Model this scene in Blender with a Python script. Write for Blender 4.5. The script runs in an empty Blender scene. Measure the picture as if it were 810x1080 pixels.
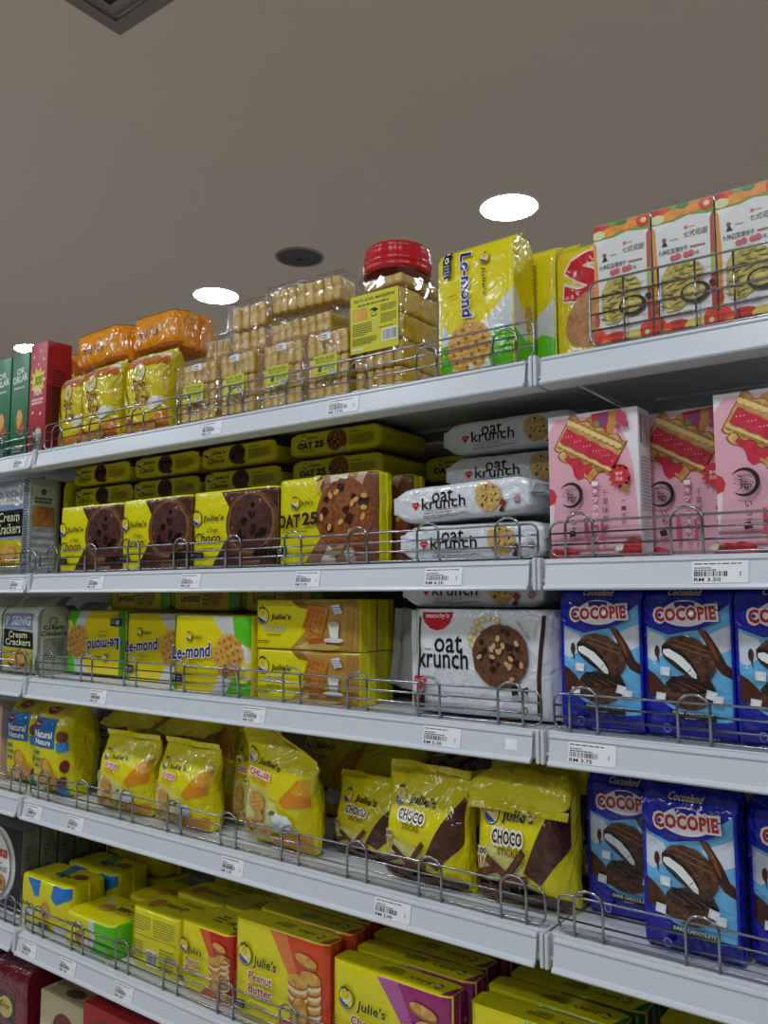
import bpy, bmesh, math, random
from mathutils import Vector, Matrix, noise

SC = bpy.context.scene
COL = SC.collection

# ------------------------------------------------------------------ camera, world, exposure
cam_data = bpy.data.cameras.new('camera')
cam = bpy.data.objects.new('camera', cam_data)
COL.objects.link(cam)
YAW, PITCH, ROLL = 0.6332, 0.1003, -0.0016
_f = Vector((-math.sin(YAW) * math.cos(PITCH), math.cos(YAW) * math.cos(PITCH), math.sin(PITCH)))
_r = Vector((math.cos(YAW), math.sin(YAW), 0))
_u = _r.cross(_f)
_r2 = _r * math.cos(ROLL) + _u * math.sin(ROLL)
_u2 = _u * math.cos(ROLL) - _r * math.sin(ROLL)
M = Matrix((_r2, _u2, -_f)).transposed().to_4x4()
M.translation = Vector((1.6803, -0.9883, 1.45))
cam.matrix_world = M
cam_data.sensor_fit = 'VERTICAL'
cam_data.sensor_height = 36.0
cam_data.lens = 872.0 / 1080.0 * 36.0
cam_data.clip_start = 0.02
SC.camera = cam

world = bpy.data.worlds.new('world')
SC.world = world
world.use_nodes = True
world.node_tree.nodes['Background'].inputs[0].default_value = (0.8, 0.85, 1, 1)
world.node_tree.nodes['Background'].inputs[1].default_value = 0.02

SC.view_settings.view_transform = 'Standard'
SC.view_settings.look = 'None'
SC.view_settings.gamma = 1.0
SC.view_settings.use_curve_mapping = False
SC.view_settings.exposure = 0.0
LAMP_STRENGTH = 100.0
LAMP_COLOR = (0.82, 0.91, 1.0)
SC.cycles.use_denoising = True
SC.cycles.max_bounces = 8
SC.cycles.transparent_max_bounces = 16
SC.cycles.caustics_reflective = False
SC.cycles.caustics_refractive = False
SC.cycles.sample_clamp_indirect = 6.0

# ------------------------------------------------------------------ materials
def lin(c):
    c = c.lstrip('#')
    out = []
    for i in (0, 2, 4):
        v = int(c[i:i + 2], 16) / 255.0
        out.append(v / 12.92 if v <= 0.04045 else ((v + 0.055) / 1.055) ** 2.4)
    return (out[0], out[1], out[2], 1.0)

MATS = {}

def bump(nt, b, scale, strength, dist=0.004, distortion=0.6, detail=3.0):
    tc = nt.nodes.new('ShaderNodeTexCoord')
    nz = nt.nodes.new('ShaderNodeTexNoise')
    nz.inputs['Scale'].default_value = scale
    nz.inputs['Detail'].default_value = detail
    nz.inputs['Distortion'].default_value = distortion
    bp = nt.nodes.new('ShaderNodeBump')
    bp.inputs['Strength'].default_value = strength
    bp.inputs['Distance'].default_value = dist
    nt.links.new(tc.outputs['Object'], nz.inputs['Vector'])
    nt.links.new(nz.outputs['Fac'], bp.inputs['Height'])
    nt.links.new(bp.outputs['Normal'], b.inputs['Normal'])
    return tc, nz

def mat(color, finish='film'):
    """One procedural material per colour and finish: film, card, paper, plastic, paint, metal, matte."""
    key = color + ' ' + finish
    if key in MATS:
        return MATS[key]
    m = bpy.data.materials.new(key)
    m.use_nodes = True
    nt = m.node_tree
    b = nt.nodes['Principled BSDF']
    b.inputs['Base Color'].default_value = lin(color)
    if finish == 'film':
        b.inputs['Roughness'].default_value = 0.17
        b.inputs['Specular IOR Level'].default_value = 0.6
        bump(nt, b, 26.0, 0.55, 0.005, 1.2, 2.0)
    elif finish == 'foil':
        b.inputs['Roughness'].default_value = 0.15
        b.inputs['Specular IOR Level'].default_value = 0.75
        bump(nt, b, 22.0, 0.9, 0.008, 1.6, 2.0)
    elif finish == 'card':
        b.inputs['Roughness'].default_value = 0.42
        bump(nt, b, 300.0, 0.03, 0.001)
    elif finish == 'paper':
        b.inputs['Roughness'].default_value = 0.6
        bump(nt, b, 400.0, 0.05, 0.001)
    elif finish == 'plastic':
        b.inputs['Roughness'].default_value = 0.25
        b.inputs['Specular IOR Level'].default_value = 0.6
        bump(nt, b, 60.0, 0.05, 0.002)
    elif finish == 'paint':
        b.inputs['Roughness'].default_value = 0.32
        bump(nt, b, 250.0, 0.04, 0.001)
    elif finish == 'metal':
        b.inputs['Metallic'].default_value = 1.0
        b.inputs['Roughness'].default_value = 0.22
        bump(nt, b, 200.0, 0.03, 0.001)
    elif finish == 'matte':
        b.inputs['Roughness'].default_value = 0.85
        bump(nt, b, 60.0, 0.05, 0.002)
    MATS[key] = m
    return m

def baked(name, c1, c2, scale, finish='film', rough=0.3, strength=0.4):
    """A two-tone crumbly colour, for printed or real baked things."""
    if name in MATS:
        return MATS[name]
    m = bpy.data.materials.new(name)
    m.use_nodes = True
    nt = m.node_tree
    b = nt.nodes['Principled BSDF']
    b.inputs['Roughness'].default_value = rough
    tc, nz = bump(nt, b, 26.0 if finish == 'film' else 180.0, strength, 0.004)
    n2 = nt.nodes.new('ShaderNodeTexNoise')
    n2.inputs['Scale'].default_value = scale
    n2.inputs['Detail'].default_value = 4.0
    n2.inputs['Roughness'].default_value = 0.65
    rp = nt.nodes.new('ShaderNodeValToRGB')
    rp.color_ramp.elements[0].position = 0.35
    rp.color_ramp.elements[1].position = 0.65
    rp.color_ramp.elements[0].color = lin(c1)
    rp.color_ramp.elements[1].color = lin(c2)
    nt.links.new(tc.outputs['Object'], n2.inputs['Vector'])
    nt.links.new(n2.outputs['Fac'], rp.inputs['Fac'])
    nt.links.new(rp.outputs['Color'], b.inputs['Base Color'])
    MATS[name] = m
    return m

def clear(name, rough=0.08, tint=(1, 1, 1, 1), strength=0.8, scale=30.0, base=0.06):
    if name in MATS:
        return MATS[name]
    m = bpy.data.materials.new(name)
    m.use_nodes = True
    nt = m.node_tree
    nt.nodes.remove(nt.nodes['Principled BSDF'])
    out = nt.nodes['Material Output']
    tr = nt.nodes.new('ShaderNodeBsdfTransparent')
    tr.inputs['Color'].default_value = tint
    gl = nt.nodes.new('ShaderNodeBsdfGlossy')
    gl.inputs['Roughness'].default_value = rough
    mx = nt.nodes.new('ShaderNodeMixShader')
    geo = nt.nodes.new('ShaderNodeNewGeometry')
    dot = nt.nodes.new('ShaderNodeVectorMath')
    dot.operation = 'DOT_PRODUCT'
    def math_node(op, v0=None, v1=None):
        k = nt.nodes.new('ShaderNodeMath')
        k.operation = op
        if v0 is not None: k.inputs[0].default_value = v0
        if v1 is not None: k.inputs[1].default_value = v1
        return k
    ab, inv, pw, ad = math_node('ABSOLUTE'), math_node('SUBTRACT', 1.0), math_node('POWER', None, 4.0), math_node('MULTIPLY_ADD', None, .8)
    ad.inputs[2].default_value = base
    tc = nt.nodes.new('ShaderNodeTexCoord')
    nz = nt.nodes.new('ShaderNodeTexNoise')
    nz.inputs['Scale'].default_value = scale
    nz.inputs['Distortion'].default_value = 1.5
    nz.inputs['Detail'].default_value = 2.0
    bp = nt.nodes.new('ShaderNodeBump')
    bp.inputs['Strength'].default_value = strength
    bp.inputs['Distance'].default_value = 0.008
    L = nt.links.new
    L(tc.outputs['Object'], nz.inputs['Vector'])
    L(nz.outputs['Fac'], bp.inputs['Height'])
    L(bp.outputs['Normal'], gl.inputs['Normal'])
    L(bp.outputs['Normal'], dot.inputs[0])
    L(geo.outputs['Incoming'], dot.inputs[1])
    L(dot.outputs['Value'], ab.inputs[0])
    L(ab.outputs[0], inv.inputs[1])
    L(inv.outputs[0], pw.inputs[0])
    L(pw.outputs[0], ad.inputs[0])
    L(ad.outputs['Value'], mx.inputs[0])
    L(tr.outputs[0], mx.inputs[1])
    L(gl.outputs[0], mx.inputs[2])
    L(mx.outputs[0], out.inputs['Surface'])
    MATS[name] = m
    return m

def glow(name, strength, color=LAMP_COLOR):
    m = bpy.data.materials.new(name)
    m.use_nodes = True
    b = m.node_tree.nodes['Principled BSDF']
    b.inputs['Base Color'].default_value = (0.9, 0.9, 0.9, 1)
    b.inputs['Emission Color'].default_value = (*color, 1)
    b.inputs['Emission Strength'].default_value = strength
    return m

# ------------------------------------------------------------------ mesh helpers
class MB:
    def __init__(s):
        s.v, s.f, s.mi, s.mats = [], [], [], []
    def slot(s, m):
        if m not in s.mats:
            s.mats.append(m)
        return s.mats.index(m)
    def add(s, vs, fs, m):
        o = len(s.v)
        s.v.extend(vs)
        k = s.slot(m)
        for f in fs:
            s.f.append(tuple(o + i for i in f))
            s.mi.append(k)
    def box(s, x0, y0, z0, x1, y1, z1, m, bev=0.0):
        bm = bmesh.new()
        bmesh.ops.create_cube(bm, size=1)
        for v in bm.verts:
            v.co = Vector((x0 + (v.co.x + .5) * (x1 - x0), y0 + (v.co.y + .5) * (y1 - y0), z0 + (v.co.z + .5) * (z1 - z0)))
        if bev:
            bmesh.ops.bevel(bm, geom=bm.edges[:], offset=bev, segments=2, affect='EDGES', profile=0.5)
        s.bm(bm, m)
    def bm(s, bm, m):
        bm.verts.index_update()
        s.add([v.co.copy() for v in bm.verts], [[v.index for v in f.verts] for f in bm.faces], m)
        bm.free()
    def tube(s, pts, r, m, n=8, closed=False):
        pts = [Vector(p) for p in pts]
        rings = []
        N = len(pts)
        prev = None
        for i, p in enumerate(pts):
            a = pts[i - 1] if (i > 0 or closed) else p
            b = pts[(i + 1) % N] if (i < N - 1 or closed) else p
            t = (b - a).normalized()
            if prev is None:
                up = Vector((0, 1, 0)) if abs(t.y) < 0.9 else Vector((1, 0, 0))
                s1 = t.cross(up).normalized()
            else:
                s1 = (prev - t * prev.dot(t)).normalized()
            prev = s1
            s2 = t.cross(s1)
            rings.append([p + (s1 * math.cos(2 * math.pi * k / n) + s2 * math.sin(2 * math.pi * k / n)) * r for k in range(n)])
        vs = [v for rg in rings for v in rg]
        fs = []
        for i in range(N - 1 if not closed else N):
            j = (i + 1) % N
            for k in range(n):
                l = (k + 1) % n
                fs.append((i * n + k, i * n + l, j * n + l, j * n + k))
        if not closed:
            fs.append(tuple(range(n))[::-1])
            fs.append(tuple((N - 1) * n + k for k in range(n)))
        s.add(vs, fs, m)
    def lathe(s, prof, m, n=40, ribs=0, rib=0.0, cx=0, cy=0, sq=None):
        vs, fs = [], []
        for (r, z) in prof:
            for k in range(n):
                a = 2 * math.pi * k / n
                rr = r + (rib if ribs and (k * ribs // n) % 2 == 0 else 0)
                x, y = math.cos(a) * rr, math.sin(a) * rr
                if sq:
                    e = sq
                    c = (abs(math.cos(a)) ** e + abs(math.sin(a)) ** e) ** (-1.0 / e)
                    x, y = math.cos(a) * c * rr, math.sin(a) * c * rr
                vs.append(Vector((cx + x, cy + y, z)))
        for i in range(len(prof) - 1):
            for k in range(n):
                l = (k + 1) % n
                fs.append((i * n + k, i * n + l, (i + 1) * n + l, (i + 1) * n + k))
        s.add(vs, fs, m)
    def mesh(s, name, smooth=False, angle=None):
        me = bpy.data.meshes.new(name)
        me.from_pydata([tuple(v) for v in s.v], [], s.f)
        for m in s.mats:
            me.materials.append(m)
        me.polygons.foreach_set('material_index', s.mi)
        if smooth:
            me.polygons.foreach_set('use_smooth', [True] * len(me.polygons))
        me.update()
        if angle:
            try:
                me.set_sharp_from_angle(angle=math.radians(angle))
            except Exception:
                pass
        return me

def link(name, me, parent=None, loc=(0, 0, 0), rot=(0, 0, 0)):
    o = bpy.data.objects.new(name, me)
    COL.objects.link(o)
    o.parent = parent
    o.location = loc
    o.rotation_euler = rot
    return o

def tag(o, label, cat, group=None):
    o['label'] = label
    o['category'] = cat
    if group:
        o['group'] = group
    return o

def structure(name, mb, smooth=False):
    o = link(name, mb.mesh(name, smooth))
    o['kind'] = 'structure'
    return o

# ------------------------------------------------------------------ printed artwork: flat shapes in metres on a face W x H
TEXTS = {}

def text_shape(s, bold=0.0, shear=0.0):
    key = (s, bold, shear)
    if key not in TEXTS:
        c = bpy.data.curves.new('lettering', 'FONT')
        c.body = s
        c.resolution_u = 2
        c.offset = bold
        c.shear = shear
        c.space_character = 1.0 + bold * 1.5
        c.align_x = 'CENTER'
        c.space_line = 0.9
        o = bpy.data.objects.new('lettering', c)
        me = bpy.data.meshes.new_from_object(o)
        vs = [(v.co.x, v.co.y) for v in me.vertices]
        fs = [tuple(p.vertices) for p in me.polygons]
        bpy.data.objects.remove(o)
        bpy.data.curves.remove(c)
        bpy.data.meshes.remove(me)
        if vs:
            x0, x1 = min(v[0] for v in vs), max(v[0] for v in vs)
            y0, y1 = min(v[1] for v in vs), max(v[1] for v in vs)
            vs = [((x - x0) / max(x1 - x0, 1e-6), (y - y0) / max(y1 - y0, 1e-6)) for x, y in vs]
        TEXTS[key] = (vs, fs)
    return TEXTS[key]

def rotate(pts, cx, cy, deg):
    a = math.radians(deg)
    c, s = math.cos(a), math.sin(a)
    return [(cx + (x - cx) * c - (y - cy) * s, cy + (x - cx) * s + (y - cy) * c) for x, y in pts]

class Art:
    """Collects coloured shapes; u, v are per cent of the face's width and height."""
    def __init__(s, W, H, finish='film'):
        s.W, s.H, s.fin, s.items = W, H, finish, []
    def m(s, c):
        return c if not isinstance(c, str) else mat(c, s.fin)
    def uv(s, pts):
        return [(u * s.W / 100.0, v * s.H / 100.0) for u, v in pts]
    def P(s, pts, c):
        p = s.uv(pts)
        s.items.append((p, [tuple(range(len(p)))], s.m(c)))
        return s
    def R(s, u0, v0, u1, v1, c, rot=0):
        p = s.uv([(u0, v0), (u1, v0), (u1, v1), (u0, v1)])
        if rot:
            p = rotate(p, sum(q[0] for q in p) / 4, sum(q[1] for q in p) / 4, rot)
        s.items.append((p, [(0, 1, 2, 3)], s.m(c)))
        return s
    def E(s, cu, cv, ru, rv, c, rot=0, a0=0, a1=360, n=26):
        full = a1 - a0 >= 360
        k = n if full else n + 1
        p = [(cu * s.W / 100 + ru * s.W / 100 * math.cos(math.radians(a0 + (a1 - a0) * i / n)), cv * s.H / 100 + rv * s.H / 100 * math.sin(math.radians(a0 + (a1 - a0) * i / n))) for i in range(k)]
        if rot:
            p = rotate(p, cu * s.W / 100, cv * s.H / 100, rot)
        s.items.append((p, [tuple(range(len(p)))], s.m(c)))
        return s
    def C(s, cu, cv, r, c, **k):
        """A true circle, radius in per cent of the face height."""
        return s.E(cu, cv, r * s.H / s.W, r, c, **k)
    def blob(s, cu, cv, r, c, jag=0.05, n=40, seed=0, sx=1.0, sy=1.0):
        rnd = random.Random(seed)
        R = r * s.H / 100
        p = [(cu * s.W / 100 + sx * R * (1 + rnd.uniform(-jag, jag)) * math.cos(2 * math.pi * i / n), cv * s.H / 100 + sy * R * (1 + rnd.uniform(-jag, jag)) * math.sin(2 * math.pi * i / n)) for i in range(n)]
        s.items.append((p, [tuple(range(n))], s.m(c)))
        return s
    def burst(s, cu, cv, r1, r2, n, c):
        p = []
        for i in range(2 * n):
            a = math.pi * i / n
            rr = (r1 if i % 2 else r2) * s.H / 100
            p.append((cu * s.W / 100 + rr * math.cos(a), cv * s.H / 100 + rr * math.sin(a)))
        s.items.append((p, [tuple(range(2 * n))], s.m(c)))
        return s
    def T(s, txt, u0, v0, u1, v1, c, bold=0.0, shear=0.0, rot=0):
        vs, fs = text_shape(txt, bold, shear)
        p = s.uv([(u0 + x * (u1 - u0), v0 + y * (v1 - v0)) for x, y in vs])
        if rot:
            p = rotate(p, (u0 + u1) / 2 * s.W / 100, (v0 + v1) / 2 * s.H / 100, rot)
        s.items.append((p, fs, s.m(c)))
        return s
    def TO(s, txt, u0, v0, u1, v1, c, outline, bold=0.02, shear=0.0, rot=0, grow=0.05):
        """Lettering over a wider outline of itself."""
        du, dv = (u1 - u0) * grow * 0.5, (v1 - v0) * grow * 2.2
        s.T(txt, u0 - du, v0 - dv, u1 + du, v1 + dv, outline, bold + grow * 1.3, shear, rot)
        return s.T(txt, u0, v0, u1, v1, c, bold, shear, rot)
    def lines(s, u0, v0, u1, v1, n, c, seed=0, frac=0.45):
        """Small print: rows of word-length dashes."""
        rnd = random.Random(seed)
        pts, fs = [], []
        dv = (v1 - v0) / n
        for i in range(n):
            v = v1 - dv * (i + 1)
            u = u0
            end = u1 - (rnd.uniform(0, 0.35) * (u1 - u0) if i == n - 1 else 0)
            while u < end:
                w = rnd.uniform(0.05, 0.16) * (u1 - u0)
                e = min(u + w, end)
                k = len(pts)
                pts += [(u, v), (e, v), (e, v + dv * frac), (u, v + dv * frac)]
                fs.append((k, k + 1, k + 2, k + 3))
                u = e + 0.025 * (u1 - u0)
        s.items.append((s.uv(pts), fs, s.m(c)))
        return s
    def barcode(s, u0, v0, u1, v1, c='#15151a', seed=0, n=26, ground=None):
        if ground:
            g = (u1 - u0) * .06
            s.R(u0 - g, v0 - (v1 - v0) * .12, u1 + g, v1 + (v1 - v0) * .12, ground)
        rnd = random.Random(seed)
        pts, fs = [], []
        u = u0
        step = (u1 - u0) / n
        while u < u1:
            w = step * rnd.choice((0.35, 0.35, 0.6, 1.0))
            k = len(pts)
            pts += [(u, v0), (min(u + w, u1), v0), (min(u + w, u1), v1), (u, v1)]
            fs.append((k, k + 1, k + 2, k + 3))
            u += w + step * rnd.choice((0.35, 0.5, 0.8))
        s.items.append((s.uv(pts), fs, s.m(c)))
        return s
    # --- recurring motifs
    def emblem(s, cu, cv, r):
        """Round biscuit-maker's badge: a yellow disc in a thin dark ring, pale centre, blue foot."""
        k = s.H / s.W
        s.C(cu, cv, r, '#20221c').C(cu, cv, r * .92, '#e9d71a')
        s.C(cu + r * .02 * k, cv + r * .0, r * .86, '#2449b4', a0=180, a1=305)
        s.C(cu + r * .02 * k, cv - r * .02, r * .86, '#e9edf4', a0=300, a1=345)
        s.C(cu + r * .14 * k, cv + r * .08, r * .50, '#ecdcb4').C(cu + r * .02 * k, cv + r * .34, r * .42, '#dcc010')
        for q in (-1, 0, 1):
            s.C(cu + (q * .34 - .1) * r * k, cv + r * (1.08 - .14 * abs(q)), r * .15, '#20221c')
        return s
    def maker(s, u0, v0, u1, v1, r=10):
        """The badge centred at u0, followed by the maker's name up to u1."""
        s.emblem(u0, (v0 + v1) / 2 + r * .1, r)
        return s.T("Julie's", u0 + r * 1.3 * s.H / s.W, v0, u1, v1, '#141414', 0.018, 0.1)
    def cookie(s, cu, cv, r, base, chip, n=9, seed=1, oats=0, oat='#d8a55c', size=.15, ring=None, sx=1.0):
        rnd = random.Random(seed)
        if ring:
            s.blob(cu, cv, r * 1.14, ring, 0.01, 40, seed, sx)
        s.blob(cu, cv, r, base, 0.025, 44, seed, sx)
        k = s.H / s.W
        for i in range(n):
            a, d = rnd.uniform(0, 6.283), r * .84 * math.sqrt(rnd.uniform(0.02, 1))
            s.blob(cu + d * math.cos(a) * k * sx, cv + d * math.sin(a), r * rnd.uniform(size * .7, size * 1.15), chip, 0.22, 9, seed + i)
        for i in range(oats):
            a, d = rnd.uniform(0, 6.283), r * .86 * math.sqrt(rnd.uniform(0.02, 1))
            s.E(cu + d * math.cos(a) * k * sx, cv + d * math.sin(a), r * .11 * k, r * .07, oat, rot=rnd.uniform(0, 180), n=10)
        return s
    def cracker(s, cu, cv, r, rot=0, sx=1.0, base=None, hole='#ad6c22', jag=True):
        """A round scalloped biscuit with holes."""
        base = base or BISCUIT()
        n = 44
        R = r * s.H / 100
        X, Y = cu * s.W / 100, cv * s.H / 100
        p = []
        for i in range(n * 2):
            a = math.pi * i / n
            rr = R * (1 + (0.035 * math.cos(a * 22) if jag else 0))
            p.append((X + sx * rr * math.cos(a), Y + rr * math.sin(a)))
        s.items.append((p, [tuple(range(len(p)))], base))
        k = s.H / s.W
        for i in range(-2, 3):
            for j in range(-2, 3):
                if i * i + j * j <= 5:
                    q = rotate([(i * .36, j * .36)], 0, 0, 20 + rot)[0]
                    s.E(cu + q[0] * r * k * sx, cv + q[1] * r, r * .07 * k * sx, r * .07, hole, n=8)
        return s

def BISCUIT():
    return baked('printed golden biscuit', '#c48630', '#e6b85c', 90)
def DARKCOOKIE():
    return baked('printed dark cookie', '#351a14', '#5e3128', 150)
def OATCOOKIE():
    return baked('printed oat cookie', '#6d3413', '#a15c2a', 150)
def PALECOOKIE():
    return baked('printed pale oat cookie', '#b98a3e', '#d9b871', 150)
def DARKOAT():
    return baked('printed dark oat cookie', '#4b2c1d', '#7d5138', 150)

# ------------------------------------------------------------------ pack bodies
def clamp(x, a, b):
    return a if x < a else b if x > b else x

FACES = ('front', 'right', 'top', 'bottom', 'left', 'back')

class Pack:
    """A box-like wrapper w x h x d standing on z=0, front at -y. tapers: side -> (length, floor)."""
    def __init__(s, w, h, d, r=0.006, bulge=0.0, tapers=None, wrinkle=0.0, freq=30.0, seed=0, pinch=0.0, post=None, cell=0.011, flat=False):
        s.w, s.h, s.d, s.r = w, h, d, min(r, w * .49, h * .49, d * .49)
        s.bulge, s.tapers, s.wr, s.fq, s.pinch, s.post, s.cell, s.flat = bulge, tapers or {}, wrinkle, freq, pinch, post, cell, flat
        s.off = Vector((seed * 3.7, seed * 1.9, seed * 5.3))
    def raw(s, x, y, z):
        hw, hd, h, r = s.w / 2, s.d / 2, s.h, s.r
        qx, qy, qz = clamp(x, -hw + r, hw - r), clamp(y, -hd + r, hd - r), clamp(z, r, h - r)
        dx, dy, dz = x - qx, y - qy, z - qz
        L = math.sqrt(dx * dx + dy * dy + dz * dz)
        if L > 1e-9 and -hw <= x <= hw and 0 <= z <= h:
            f = r / L
            x, y, z = qx + dx * f, qy + dy * f, qz + dz * f
        sc = 1.0
        for side, (ln, fl) in s.tapers.items():
            t = {'left': x + hw, 'right': hw - x, 'top': h - z, 'bottom': z}[side]
            t = clamp(t / ln, 0, 1)
            sc *= fl + (1 - fl) * math.sin(t * math.pi / 2)
        u, v = clamp(2 * x / s.w, -1, 1), clamp(2 * z / h - 1, -1, 1)
        y *= sc * (1 + s.bulge * (1 - u * u) * (1 - v * v))
        if s.pinch:
            x *= 1 - s.pinch * math.sin(math.pi * clamp(z / h, 0, 1)) ** 0.8
        p = Vector((x, y, z))
        if s.wr:
            a = s.wr * (0.6 + 1.8 * (1 - sc))
            n = noise.noise_vector(p * s.fq + s.off)
            n2 = noise.noise_vector(p * s.fq * 2.3 + s.off)
            p += Vector((n.x * a * .5, n.y * a + n2.y * a * .5, (n.z * a * .5) if z > .01 else 0))
            if p.z < 0:
                p.z = 0
        return s.post(p) if s.post else p
    def frame(s, face):
        hw, hd, h = s.w / 2, s.d / 2, s.h
        V = Vector
        return {'front': (V((-hw, -hd, 0)), V((1, 0, 0)), V((0, 0, 1)), s.w, h),
                'right': (V((hw, -hd, 0)), V((0, 1, 0)), V((0, 0, 1)), s.d, h),
                'top': (V((-hw, -hd, h)), V((1, 0, 0)), V((0, 1, 0)), s.w, s.d),
                'topback': (V((hw, hd, h)), V((-1, 0, 0)), V((0, -1, 0)), s.w, s.d),
                'bottom': (V((-hw, hd, 0)), V((1, 0, 0)), V((0, -1, 0)), s.w, s.d),
                'left': (V((-hw, hd, 0)), V((0, -1, 0)), V((0, 0, 1)), s.d, h),
                'back': (V((hw, hd, 0)), V((-1, 0, 0)), V((0, 0, 1)), s.w, h)}[face]
    def ticks(s, L):
        r = s.r
        if s.flat:
            return sorted({0.0, r * .4, r, L - r, L - r * .4, L})
        n = max(1, int(round((L - 2 * r) / s.cell)))
        t = [0.0, r * .3, r * .62] + [r + (L - 2 * r) * i / n for i in range(n + 1)] + [L - r * .62, L - r * .3, L]
        return t
    def at(s, fr, u, v, off=0.0):
        O, A, B, W, H = fr
        q = O + A * u + B * v
        p = s.raw(*q)
        if off:
            e = 0.0012
            u0, u1, v0, v1 = max(u - e, 0), min(u + e, W), max(v - e, 0), min(v + e, H)
            du = s.raw(*(O + A * u1 + B * v)) - s.raw(*(O + A * u0 + B * v))
            dv = s.raw(*(O + A * u + B * v1)) - s.raw(*(O + A * u + B * v0))
            n = du.cross(dv)
            if n.length > 1e-12:
                p = p + n.normalized() * off
        return p
    def body(s, mb, m, skin=None):
        """The wrapper's own surface; skin: face -> material."""
        key, vs, fs, ms = {}, [], [], []
        for face in FACES:
            fr = s.frame(face)
            O, A, B, W, H = fr
            tu, tv = s.ticks(W), s.ticks(H)
            ids = []
            for v in tv:
                row = []
                for u in tu:
                    q = O + A * u + B * v
                    k = (round(q.x * 1e5), round(q.y * 1e5), round(q.z * 1e5))
                    if k not in key:
                        key[k] = len(vs)
                        vs.append(s.raw(*q))
                    row.append(key[k])
                ids.append(row)
            mm = (skin or {}).get(face, m)
            for j in range(len(tv) - 1):
                for i in range(len(tu) - 1):
                    f = (ids[j][i], ids[j][i + 1], ids[j + 1][i + 1], ids[j + 1][i])
                    if len(set(f)) == 4:
                        fs.append(f)
                        ms.append(mm)
        o = len(mb.v)
        mb.v.extend(vs)
        for f, mm in zip(fs, ms):
            mb.f.append(tuple(o + i for i in f))
            mb.mi.append(mb.slot(mm))
    def art(s, mb, face, art, base=0.00022, step=0.00007):
        if s.wr > .002:
            base, step = .0007, .00014
        elif s.wr > .0005:
            base, step = .0004, .0001
        fr = s.frame(face)
        W, H = fr[3], fr[4]
        tu, tv = s.ticks(W), s.ticks(H)
        e = 0.0003
        for li, (pts, fs, m) in enumerate(art.items):
            if not pts:
                continue
            off = base + step * li
            bm = bmesh.new()
            bv = [bm.verts.new((x, y, 0)) for x, y in pts]
            for f in fs:
                try:
                    bm.faces.new([bv[i] for i in f])
                except ValueError:
                    pass
            x0, x1 = min(p[0] for p in pts), max(p[0] for p in pts)
            y0, y1 = min(p[1] for p in pts), max(p[1] for p in pts)
            def cut(co, no, outer):
                bmesh.ops.bisect_plane(bm, geom=bm.verts[:] + bm.edges[:] + bm.faces[:], plane_co=co, plane_no=no, clear_outer=outer)
            if x0 < e: cut((e, 0, 0), (-1, 0, 0), True)
            if x1 > W - e: cut((W - e, 0, 0), (1, 0, 0), True)
            if y0 < e: cut((0, e, 0), (0, -1, 0), True)
            if y1 > H - e: cut((0, H - e, 0), (0, 1, 0), True)
            gap = .0002 if s.flat else .002
            for t in tu:
                if x0 + gap < t < x1 - gap and (s.flat or x1 - x0 > s.cell * .9):
                    cut((t, 0, 0), (1, 0, 0), False)
            for t in tv:
                if y0 + gap < t < y1 - gap and (s.flat or y1 - y0 > s.cell * .9):
                    cut((0, t, 0), (0, 1, 0), False)
            if any(len(f.verts) > 4 for f in bm.faces):
                bmesh.ops.triangulate(bm, faces=[f for f in bm.faces if len(f.verts) > 4])
            bm.normal_update()
            bm.verts.index_update()
            vs = [s.at(fr, v.co.x, v.co.y, off) for v in bm.verts]
            out = []
            for f in bm.faces:
                ids = [v.index for v in f.verts]
                out.append(ids if f.normal.z >= 0 else ids[::-1])
            mb.add(vs, out, m)
            bm.free()
    def seal(s, side, depth, m, teeth=None, lean=0.0, thick=0.0008, shrink=0.96):
        """The crimped fin at one end, as a mesh of its own."""
        mb = MB()
        vert = side in ('left', 'right')
        L = (s.h if vert else s.w) * shrink
        n = max(24, int(L / 0.003))
        n -= n % 2
        rows = 7
        for sgn in (-1, 1):
            vs, fs = [], []
            for j in range(rows + 1):
                for i in range(n + 1):
                    t = j / rows
                    q = (i / n - .5) * L
                    out = depth * t
                    if j == rows:
                        out -= 0.0012 * (i % 2)
                    ridge = 0.0006 * math.sin(t * math.pi * 7)
                    off = sgn * thick * .5 + ridge + lean * t * t * depth
                    if vert:
                        x = (s.w / 2 - .0015 + out) * (1 if side == 'right' else -1)
                        p = Vector((x, off, s.h / 2 + q))
                    else:
                        z = s.h - .0015 + out if side == 'top' else .0015 - out
                        p = Vector((q, off, z))
                    if s.wr:
                        nn = noise.noise_vector(p * s.fq + s.off)
                        p.y += nn.y * s.wr * 2.4
                    vs.append(s.post(p) if s.post else p)
            for j in range(rows):
                for i in range(n):
                    a = j * (n + 1) + i
                    f = (a, a + 1, a + n + 2, a + n + 1)
                    fs.append(f if sgn < 0 else f[::-1])
            mb.add(vs, fs, m)
        return mb

# ------------------------------------------------------------------ kinds: root mesh + named child meshes
KIND = {}

def kind(key, root, parts=()):
    KIND[key] = (root, list(parts))

def place(key, name, label, cat, loc, rot=(0, 0, 0), group=None):
    root, parts = KIND[key]
    o = link(name, root, None, loc, tuple(math.radians(a) for a in rot))
    tag(o, label, cat, group)
    for p in parts:
        pn, me = p[0], p[1]
        c = link(pn, me, o, *(p[2:4] if len(p) > 2 else ()))
        if len(p) > 4 and p[4]:
            c['label'] = p[4]
    return o

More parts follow.
